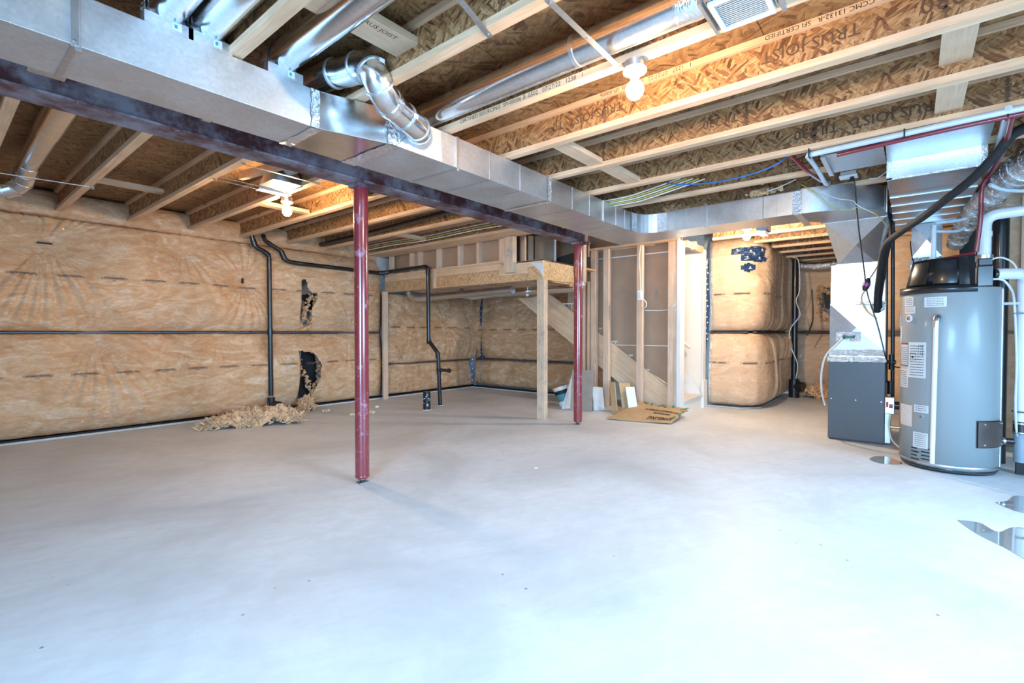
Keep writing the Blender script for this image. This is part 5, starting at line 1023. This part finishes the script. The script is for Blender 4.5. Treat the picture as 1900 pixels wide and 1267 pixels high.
# ================================================================ BUMP OF INSULATION RIGHT OF THE STAIR
wn = struct('wall_bump', None, None, (7.8, 2.1, 0), label='insulated foundation return right of the stair wrapped in clear plastic')
def wrapped(name, z0, z1, amp, seed, label, mat='insy'):
    # one continuous blanket running down the x=8.0 face then round the corner along y=1.85
    path = [(7.95, 2.47), (7.95, 2.0), (8.02, 1.90), (8.15, 1.86), (10.4, 1.86)]; P = [Vector((x, y, 0)) for x, y in path]; step = .02
    cum = [0]; 
    for a, b in zip(P[:-1], P[1:]): cum.append(cum[-1]+(b-a).length)
    L = cum[-1]; u = np.arange(0, L, step*1.2); z = np.arange(z0, z1+step/2, step); U, Z = np.meshgrid(u, z); T = (Z-z0)/(z1-z0)
    X = np.interp(U, cum, [p.x for p in P]); Y = np.interp(U, cum, [p.y for p in P]); ang = np.interp(U, [0, cum[1]-.08, cum[3]+.12, L], [PI, PI, PI*1.5, PI*1.5])
    prof = np.sqrt(np.clip(1-np.abs(2*T-1)**5, 0, 1)); prof *= np.clip(np.minimum(U/.10, 1), .05, 1)**.5
    vert = (1-.55*np.exp(-((U-1.05)/.05)**2))*(1-.5*np.exp(-((U-1.75)/.05)**2))*(1-.4*np.exp(-((U-2.4)/.06)**2))
    D = amp*prof*vert*(1+.18*sines(U, Z, 5, .3, 1, seed))
    vw = sines(U+.05*np.sin(Z*4), Z*.25, 6, 3, 8, seed+3); D += .007*vw*(np.abs(2*T-1)**1.2+.2)*prof
    for (pu, pz, R, A, nf) in (((.62, 2.12, .5, .022, 13),) if z0 > 1 else ((.35, 1.1, .5, .014, 9),)):
        dx = U-pu; dz = Z-pz; rr2 = np.hypot(dx, dz)+1e-4; th2 = np.arctan2(dz, dx); D *= 1-.35*np.exp(-(rr2/(R*.4))**2); D += A*np.abs(np.sin(th2*nf+2*np.sin(th2*3)))*np.minimum(rr2/.1, 1)*np.exp(-(rr2/R)**1.5)
    D = np.maximum(D, .004); V = np.stack([X+D*np.cos(ang), Y+D*np.sin(ang), Z], -1); nz, nu = U.shape; idx = np.arange(nz*nu).reshape(nz, nu)
    q = np.stack([idx[:-1, :-1], idx[1:, :-1], idx[1:, 1:], idx[:-1, 1:]], -1).reshape(-1, 4); mb = MB(); mb.v = [tuple(a) for a in V.reshape(-1, 3)]; mb.f = [tuple(map(int, a)) for a in q[:, ::-1]]; mb.sm = [True]*len(mb.f)
    o = obj(name, mb, mat, wn, label=label); s = o.modifiers.new('s', 'SOLIDIFY'); s.thickness = .006; s.offset = -1
    def pos(uu, zz, off=.008):
        i = min(int(round((zz-z0)/step)), nz-1); j = min(int(round(uu/(step*1.2))), nu-1); n_ = Vector((math.cos(ang[i, j]), math.sin(ang[i, j]), 0)); return Vector(V[i, j])+n_*off, n_
    return o, pos
wu_, posu = wrapped('insulation_blanket', 1.165, 2.60, .20, 71, 'puffy upper blanket wrapping the bump right of the stair')
wl_, posl = wrapped('insulation_blanket', .03, 1.15, .21, 72, 'puffy lower blanket wrapping the bump right of the stair')
obj('foundation', MB().box(8.05, 10.5, 1.95, 2.6, 0, ZT).box(7.98, 8.05, 2.0, 2.47, 0, ZT), 'conc', wn); obj('seam_strap', MB().box(7.88, 7.96, 1.9, 2.46, 1.148, 1.165).box(8.0, 10.4, 1.80, 1.86, 1.148, 1.165), 'gap', wn)
obj('sill_flap', MB().prism([(7.76, 2.45, .004), (7.79, 1.97, .004), (8.06, 1.74, .004), (9.6, 1.76, .004), (9.6, 1.86, .004), (8.0, 2.4, .004)], (0, 0, .02)), 'pvcd', wn)
for pos, zz, us in ((posu, 1.72, (.12, .38, .62, .95, 1.3, 1.6, 2.0)), (posl, .70, (.05, .22, .45, .70, .95, 1.2, 1.5, 1.8, 2.1))):
    mb = MB(); g = random.Random(2)
    for u in us:
        a = u
        while a < u+.15:
            l = g.uniform(.008, .018); pts = [pos(a, zz-.0, .010)[0], pos(a+l, zz, .010)[0]]; pts = pts+[p+Vector((0, 0, .012)) for p in pts[::-1]]; mb.add(pts, [(0, 1, 2, 3)]); a += l+.005
        for dz in (-.008, .018):
            pts = [pos(u, zz, .010)[0], pos(u+.08, zz, .012)[0], pos(u+.15, zz, .010)[0]]; pts = [p+Vector((0, 0, dz)) for p in pts]; pts += [p+Vector((0, 0, .003)) for p in pts[::-1]]; mb.add(pts, [(0, 1, 2, 3, 4, 5)])
    obj('printed_marks', mb, 'mark', wn, kind='stuff')
# navy seam tape strips
def surf_patch(poly, pos, nm='tape_patch'):
    mb = MB(); us = [a for a, _ in poly]; zs = [b for _, b in poly]; st = .0125
    def ins(x, y):
        r = False; n = len(poly)
        for a in range(n):
            (x1, y1), (x2, y2) = poly[a], poly[(a+1) % n]
            if (y1 > y) != (y2 > y) and x < (x2-x1)*(y-y1)/(y2-y1)+x1: r = not r
        return r
    u = min(us)
    while u < max(us):
        z = min(zs)
        while z < max(zs):
            if ins(u+st/2, z+st/2):
                c = []
                for a, b in ((u, z), (u+st, z), (u+st, z+st), (u, z+st)):
                    p, n_ = pos(a, b, .014); c.append((p.x, p.y, b))
                mb.add(c, [(0, 1, 2, 3)])
            z += st
        u += st
    return obj(nm, mb, 'navy', wn)
def tape_dots(us, pos, nm='tape_print'):
    mb = MB()
    for a, z in us:
        p, n_ = pos(a, z, .022); p = Vector((p.x, p.y, z)); s = Vector((-n_.y, n_.x, 0)); mb.add([p+s*.013*math.cos(t)+Vector((0, 0, .013*math.sin(t))) for t in np.linspace(0, 2*PI, 9)[:-1]], [tuple(range(8))])
        q = p+Vector((0, 0, -.024)); mb.add([q-s*.03, q+s*.03, q+s*.03+Vector((0, 0, .004)), q-s*.03+Vector((0, 0, .004))], [(0, 1, 2, 3)])
    return obj(nm, mb, 'dot', wn, kind='stuff')
surf_patch([(.40, 2.40), (.40, 2.36), (.395, 2.30), (.44, 2.31), (.445, 2.20), (.50, 2.205), (.62, 2.195), (.70, 2.21), (.70, 2.25), (.68, 2.27), (.685, 2.34), (.69, 2.40), (.60, 2.42)], posu)
surf_patch([(.47, 2.14), (.52, 2.18), (.57, 2.15), (.56, 2.08), (.53, 2.04), (.49, 2.05), (.465, 2.09)], posu)
tape_dots([(.44, 2.37), (.53, 2.35), (.63, 2.37), (.50, 2.26), (.60, 2.25), (.66, 2.30), (.56, 2.31), (.52, 2.11)], posu)
tp = obj('side_tape', MB().prism([(7.74, 2.476, 2.40), (7.74, 2.44, 2.32), (7.72, 2.415, 2.22), (7.72, 2.425, 2.0), (7.72, 2.40, 1.6), (7.72, 2.41, 1.3), (7.72, 2.445, .98), (7.72, 2.47, .75), (7.72, 2.475, 1.3), (7.72, 2.478, 2.15), (7.72, 2.485, 2.22)], (.006, 0, 0)), 'navy', wn)
mb = MB()
for i in range(15): z = 1.05+i*.085; y = 2.445+.012*((i*7) % 3-1); mb.add([(7.717, y+.011*math.cos(t), z+.013*math.sin(t)) for t in np.linspace(0, 2*PI, 9)[:-1]], [tuple(range(8))[::-1]])
obj('tape_print', mb, 'dot', wn, kind='stuff')
# far wall and its drain
wx = struct('wall_far', None, None, (10.75, .8, 0)); obj('foundation', B(10.75, 10.9, .2, 2.0, 0, ZT), 'conc', wx); obj('return_foundation', B(8.8, 10.9, .1, .2, 0, ZT), 'conc', wx)
HF = [(.60, 1.95), (.95, 1.98), (.98, 1.5), (.80, 1.40), (.62, 1.6)]
blanket('insulation_blanket', (10.72, 1.9, 0), (0, -1, 0), 1.7, 1.16, 2.6, (-1, 0, 0), wx, 'insy', .2, 81, [(.4, 1.9, .6, .03, 9)], [HF], .03, .01, vert=.012, label='upper blanket on the farthest wall beyond the furnace')
blanket('insulation_blanket', (10.72, 1.9, 0), (0, -1, 0), 1.7, .08, 1.15, (-1, 0, 0), wx, 'insy', .2, 82, [], [], .03, .01, vert=.012, label='lower blanket on the farthest wall beyond the furnace')
obj('cavity_dark', MB().prism([(10.70, 1.9-.62, 1.9), (10.70, 1.9-.72, 1.95), (10.70, 1.9-.75, 1.6), (10.70, 1.9-.66, 1.6)], (-.02, 0, 0)).prism([(10.70, 1.02, 1.9), (10.70, .92, 1.9), (10.70, .94, 1.45), (10.70, 1.06, 1.42)], (-.02, 0, 0)), 'flatblack', wx)  # black patches painting the cavity dark behind the far hole
obj('seam_strap', B(10.58, 10.66, .25, 1.9, 1.15, 1.16), 'gap', wx)
torn_edge([(.55, 2.0), (.60, 1.4), (.9, 1.35), (1.0, 1.7)], (10.70, 1.9, 0), (0, -1, 0), (-1, 0, 0), .16, wx, seed=12, thick=.05)
t = thing('drain_pipe', 'black drain standing beyond the wrapped bump with a cleanout at its foot', 'pipe', (10.1, 1.62, 0), 'black drain pipes')
dx_ = 9.85; dy_ = 1.60
obj('pipe', MB().cyl((dx_, dy_), .050, .3, 2.46, 20), 'black', t); obj('cleanout_body', MB().cyl((dx_, dy_), .085, 0, .32, 20), 'black', t); obj('cleanout_hub', MB().tube([(dx_, dy_-.02, .20), (dx_-.05, dy_-.15, .20)], .085, 20), 'black', t); obj('cleanout_tape', MB().cyl((dx_, dy_), .0525, 1.28, 1.40, 20), 'navy', t)
cable('white_cable', [(9.7, 1.62, 2.46), (9.65, 1.52, 2.38), (9.65, 1.50, 1.9), (9.66, 1.55, 1.7), (9.7, 1.50, 1.45), (9.65, 1.64, 1.2), (9.65, 1.62, .9), (9.66, 1.52, .6), (9.7, 1.55, .35)], .009, 'ww', 'loose white cable hanging along the far black drain')
cable('black_cable', [(9.9, 1.35, 1.9), (9.88, 1.33, 1.4), (9.9, 1.38, 1.2), (9.9, 1.42, 1.1)], .012, 'black', 'loose black cable hanging right of the far drain')
cable('red_wire', [(10.3, .9, 1.6), (10.2, .95, 1.2), (10.1, 1.05, 1.0), (10.1, .92, .8), (10.05, 1.0, .55), (10.05, .92, .4)], .008, 'pex_r', 'thin red wire looping down beside the plenum', 'wire')
cable('hanging_wire', [(6.55, .02, 2.1), (6.4, .0, 1.9), (6.3, -.04, 1.75)], .005, 'black', 'thin black wire behind the gas pipes', 'wire')
fd = thing('flexible_duct', 'short foil duct sagging below the far joists', 'duct', (10.2, 1.3, 2.4)); obj('foil_sleeve', MB().tube(arc_pts([(10.2, 1.75, 2.46), (10.2, 1.55, 2.36), (10.2, 1.2, 2.34), (10.2, .8, 2.38), (10.2, .3, 2.42)], 6), .075, 16), 'flex', fd)
def pile(label, cx, cy_, ang, L_, W_, H_, n, seed, mat='fluff', name='insulation_pile'):
    g = random.Random(seed); t = thing(name, label, 'insulation', (cx, cy_, 0)); ca, sa = math.cos(ang), math.sin(ang)
    nx, ny = 90, 40; vs = []; ph = [(g.uniform(3, 28), g.uniform(3, 28), g.uniform(0, 6)) for _ in range(14)]
    ee = []
    for layer in (0,):
        for j in range(ny+1):
            for i in range(nx+1):
                u = i/nx*2-1; v = j/ny*2-1; e = max(0, 1-abs(u+.12*math.sin(v*5))**3)*max(0, 1-abs(v+.15*math.sin(u*6+seed))**2.5)
                prof_ = .45+.55*(u*.5+.5)**.6 if True else 1
                h = H_*math.sqrt(e)*prof_*max(.55, 1+.16*sum(math.sin(a*u+b*v+c) for a, b, c in ph)/2.2)+g.uniform(-.3, .3)*.02*(e > 0)
                jx, jy = g.uniform(-.005, .005), g.uniform(-.005, .005); x = u*L_/2+jx; y = v*W_/2+jy
                vs.append((cx+x*ca-y*sa, cy_+x*sa+y*ca, max(.002, h))); ee.append(e > .02)
    obj('torn_batt', MB().add(vs, [(j*(nx+1)+i, j*(nx+1)+i+1, (j+1)*(nx+1)+i+1, (j+1)*(nx+1)+i) for j in range(ny) for i in range(nx) if ee[j*(nx+1)+i] or ee[(j+1)*(nx+1)+i+1]]), mat, t)
    mb = MB()
    for _ in range(n):   # ragged wisps
        u = g.uniform(-1, 1); v = g.uniform(-.95, .95); x = u*L_/2; y = v*W_/2; e = math.sqrt(max(0, 1-abs(u)**3)*max(0, 1-v*v)); z = H_*(.5+.5*(u*.5+.5))*e*g.uniform(.4, 1.0)
        p = Vector((cx+x*ca-y*sa, cy_+x*sa+y*ca, max(.006, z))); d = Vector((g.uniform(-1, .6)*ca+g.uniform(-.5, .5), g.uniform(-1, .6)*sa-g.uniform(0, .7), g.uniform(-.1, .75))).normalized()*g.uniform(.03, .13); s = d.cross(Vector((g.uniform(-1, 1), g.uniform(-1, 1), .4))).normalized()*g.uniform(.002, .009); q = p+d; q.z = max(q.z, .004)
        m2 = (p+q)/2+s*1.5+Vector((0, 0, .006)); mb.add([p-s, p+s, m2, q], [(0, 1, 2, 3)])
    obj('wisps', mb, 'fluffl', t, kind='stuff'); return t
def at_floor(*a): return a
pile('heap of torn tan fibreglass on the floor against the left wall', 2.62, 6.35, -.43, 1.10, .42, .20, 2600, 5)
pile('low heap of torn fibreglass on the floor at the far end by the far drain', 10.12, 1.02, PI/2, .95, .6, .24, 300, 6)
pile('small clump of fibreglass below the lower wall hole', 3.58, 6.86, .2, .22, .20, .22, 160, 7)
for (x, y, s, l) in ((3.74, 6.55, .05, 'small scrap of insulation on the floor left of the nearer post'), (3.80, 5.95, .07, 'curled scrap of insulation on the floor just left of the nearer post'), (4.05, 5.90, .05, 'scrap of insulation on the floor just right of the nearer post')):
    g = random.Random(int(x*100)); mb = MB()
    for _ in range(14): blob(mb, (x+g.uniform(-s, s), y+g.uniform(-s, s)*.6, .012+g.uniform(0, .012)), g.uniform(.010, .024), g)
    tag(obj('insulation_scrap', mb, 'fluffl', None, (x, y, 0)), l, 'scrap')
x, y = 4.45, 6.35; mb = MB(); g = random.Random(2)
tag(obj('plaster_crumb', MB().lathe((x, y), [(.03, .0), (.034, .01), (.022, .024), (0, .028)], 9, False), 'white', None, (x, y, 0)), 'small white disc on the floor beyond the nearer post', 'debris')
for (x, y, s, l) in ((1.35, .22, .012, 'tiny pale chip on the floor in the lower middle'), (3.3, 2.45, .016, 'tiny white chip on the floor right of the nearer post')):
    tag(obj('floor_chip', MB().hexa([(x-s, y-s*.5, .0), (x+s, y-s*.8, 0), (x+s*.8, y+s*.6, 0), (x-s*.9, y+s*.4, 0)], [(x-s*.6, y-s*.4, .006), (x+s*.7, y-s*.5, .004), (x+s*.6, y+s*.4, .005), (x-s*.6, y+s*.3, .007)]), 'white', None, (x, y, 0)), l, 'debris')

# ================================================================ STUFF LEANING BY THE STAIR
# white pail lying against things
pa = thing('plastic_pail', 'tipped white pail with a dark printed label behind the farther maroon post', 'pail', (6.35, 4.22, 0))
def tilted(c, ax, r0, r1, L_): a = Vector(c); return a, a+Vector(ax).normalized()*L_
a, b = tilted((6.40, 4.16, .012), (-.05, .35, 1), .1, .12, .30)
obj('pail_body', MB().tube([a, b], [.095, .125], 28), 'white', pa); obj('rim', MB().tube([b-(b-a)*.08, b], .133, 28), 'white', pa)
obj('pail_label', MB().tube([a+(b-a)*.25, a+(b-a)*.82], [.104, .122], 28, caps=False), 'tealp', pa); obj('label_stripe', MB().tube([a+(b-a)*.62, a+(b-a)*.80], [.117, .123], 28, caps=False), 'flatblack', pa)
def slab(name, lab, cat, foot, along, lean, w_, h_, th, mat, group=None):
    """thin board standing on edge: foot point, direction of its bottom edge, lean vector (up direction)"""
    f = Vector(foot); a = Vector(along).normalized()*w_; u = Vector(lean).normalized()*h_; n_ = a.cross(u).normalized()*th
    lo = min(0, (n_).z); f.z += -lo+.001
    o = obj(name, MB().hexa([f, f+a, f+a+n_, f+n_], [f+u, f+a+u, f+a+u+n_, f+u+n_]), mat, None, tuple(f)); tag(o, lab, cat, group); return o
slab('drywall_offcut', 'white drywall offcut leaning, edge on, beside the pail', 'board', (6.12, 4.06, 0), (.35, -.10, 0), (.30, -.16, 1), .30, .58, .018, 'white')
slab('cardboard_sheet', 'upright grey-brown cardboard sheet standing behind the farther maroon post', 'cardboard', (6.08, 3.88, 0), (.12, -.34, 0), (.12, .02, 1), .32, .60, .012, 'cardd')
for i in range(6): slab('wall_tile', ['front pale grey tile of the leaning stack by the maroon post', 'second tile of the leaning stack by the maroon post', 'third tile of the leaning stack by the maroon post', 'fourth tile of the leaning stack by the maroon post', 'fifth tile of the leaning stack by the maroon post', 'rear tile of the leaning stack by the maroon post'][i], 'tile', (6.28+.012*i, 3.60+.026*i, 0), (.30, -.22, 0), (.10+.01*i, .17, 1), .17, .335, .011, 'tile', 'leaning tiles')
slab('flat_carton', 'crumpled flattened carton leaning at the foot of the stair wall', 'cardboard', (6.16, 3.16, 0), (.02, .10, 0), (.30, .26, 1), .09, .47, .02, 'card')
slab('flat_carton', 'second flattened carton leaning behind the crumpled one', 'cardboard', (6.25, 3.12, 0), (.10, -.12, 0), (.28, .30, 1), .16, .45, .02, 'card')
slab('paper_packet', 'white printed packet leaning on the flattened cartons', 'packet', (6.24, 3.02, .0), (.10, -.10, 0), (.26, .30, 1), .13, .40, .025, 'cardw')
slab('offcut_board', 'small dark offcut leaning under the stair stringer', 'board', (6.48, 3.16, 0), (.1, -.15, 0), (.14, .10, 1), .10, .26, .02, 'cardd')
# flattened dishwasher carton on the floor
cb = thing('cardboard_carton', 'flattened brown cardboard carton with black printing and green tape on the floor', 'cardboard', (6.3, 2.75, 0))
q0 = Vector((5.74, 3.10, .012)); q1 = Vector((5.93, 2.30, .012)); q2 = Vector((6.62, 2.34, .10)); q3 = Vector((6.60, 3.02, .15))
nn, mm = 12, 10; vs = []
for j in range(mm+1):
    for i in range(nn+1):
        s, t_ = i/nn, j/mm; p = q0*(1-s)*(1-t_)+q1*s*(1-t_)+q2*s*t_+q3*(1-s)*t_; p = p.copy(); p.z += .030*math.sin(PI*s)*math.sin(PI*t_)+.012*math.sin(7*s+2*t_)*t_+.020*(1-t_)**3*abs(s-.45)*1.2; vs.append(p)
def cbp(s, t_, up=.004):
    s = min(max(s, 0), 1); t_ = min(max(t_, 0), 1); p = q0*(1-s)*(1-t_)+q1*s*(1-t_)+q2*s*t_+q3*(1-s)*t_; p = p.copy(); p.z += .030*math.sin(PI*s)*math.sin(PI*t_)+.012*math.sin(7*s+2*t_)*t_+.020*(1-t_)**3*abs(s-.45)*1.2+up; return p
o = obj('sheet', MB().add(vs, [(j*(nn+1)+i, j*(nn+1)+i+1, (j+1)*(nn+1)+i+1, (j+1)*(nn+1)+i) for j in range(mm) for i in range(nn)]), 'card', cb); sm = o.modifiers.new('s', 'SOLIDIFY'); sm.thickness = .007; sm.offset = -1
def cbtext(body, size, s0, t0, su):  # reads upside down from the camera
    return text(body, size, (0, 0, 0), (1, 0, 0), (0, 1, 0), 'ink', cb, 'printing', .0012, 'LEFT', warp=lambda x, y: cbp(s0-x/.82, t0-y*su/.72, .006))
cbtext('SAMSUNG', .068, .96, .24, 2.0); cbtext('DISHWASHER', .038, .86, .46, 2.0); cbtext('LAVE-VAISSELLE/LAVAVAJILLAS', .038, .99, .62, 2.2)
g = random.Random(4)
for (s, t_, a, l) in ((.28, .97, .3, .06), (.45, .99, -.5, .05), (.58, .92, .6, .05), (.72, .98, .2, .06), (.95, .93, -.7, .07), (.98, .55, .5, .07), (.94, .30, -.4, .05), (.02, .75, .2, .05), (.15, .97, 1.0, .05), (.99, .75, -1.1, .06)):
    p = cbp(s, t_, .009); d = Vector((math.cos(a), math.sin(a), .12))*l; w_ = Vector((-math.sin(a), math.cos(a), .1))*.018; mb = MB().add([p-d-w_, p+d-w_*.4, p+d+w_, p-d+w_*.7], [(0, 1, 2, 3)]); mb.add([(v[0], v[1], v[2]-.002) for v in mb.v[:4]], [(3, 2, 1, 0)]); obj('green_tape', mb, 'green', cb)
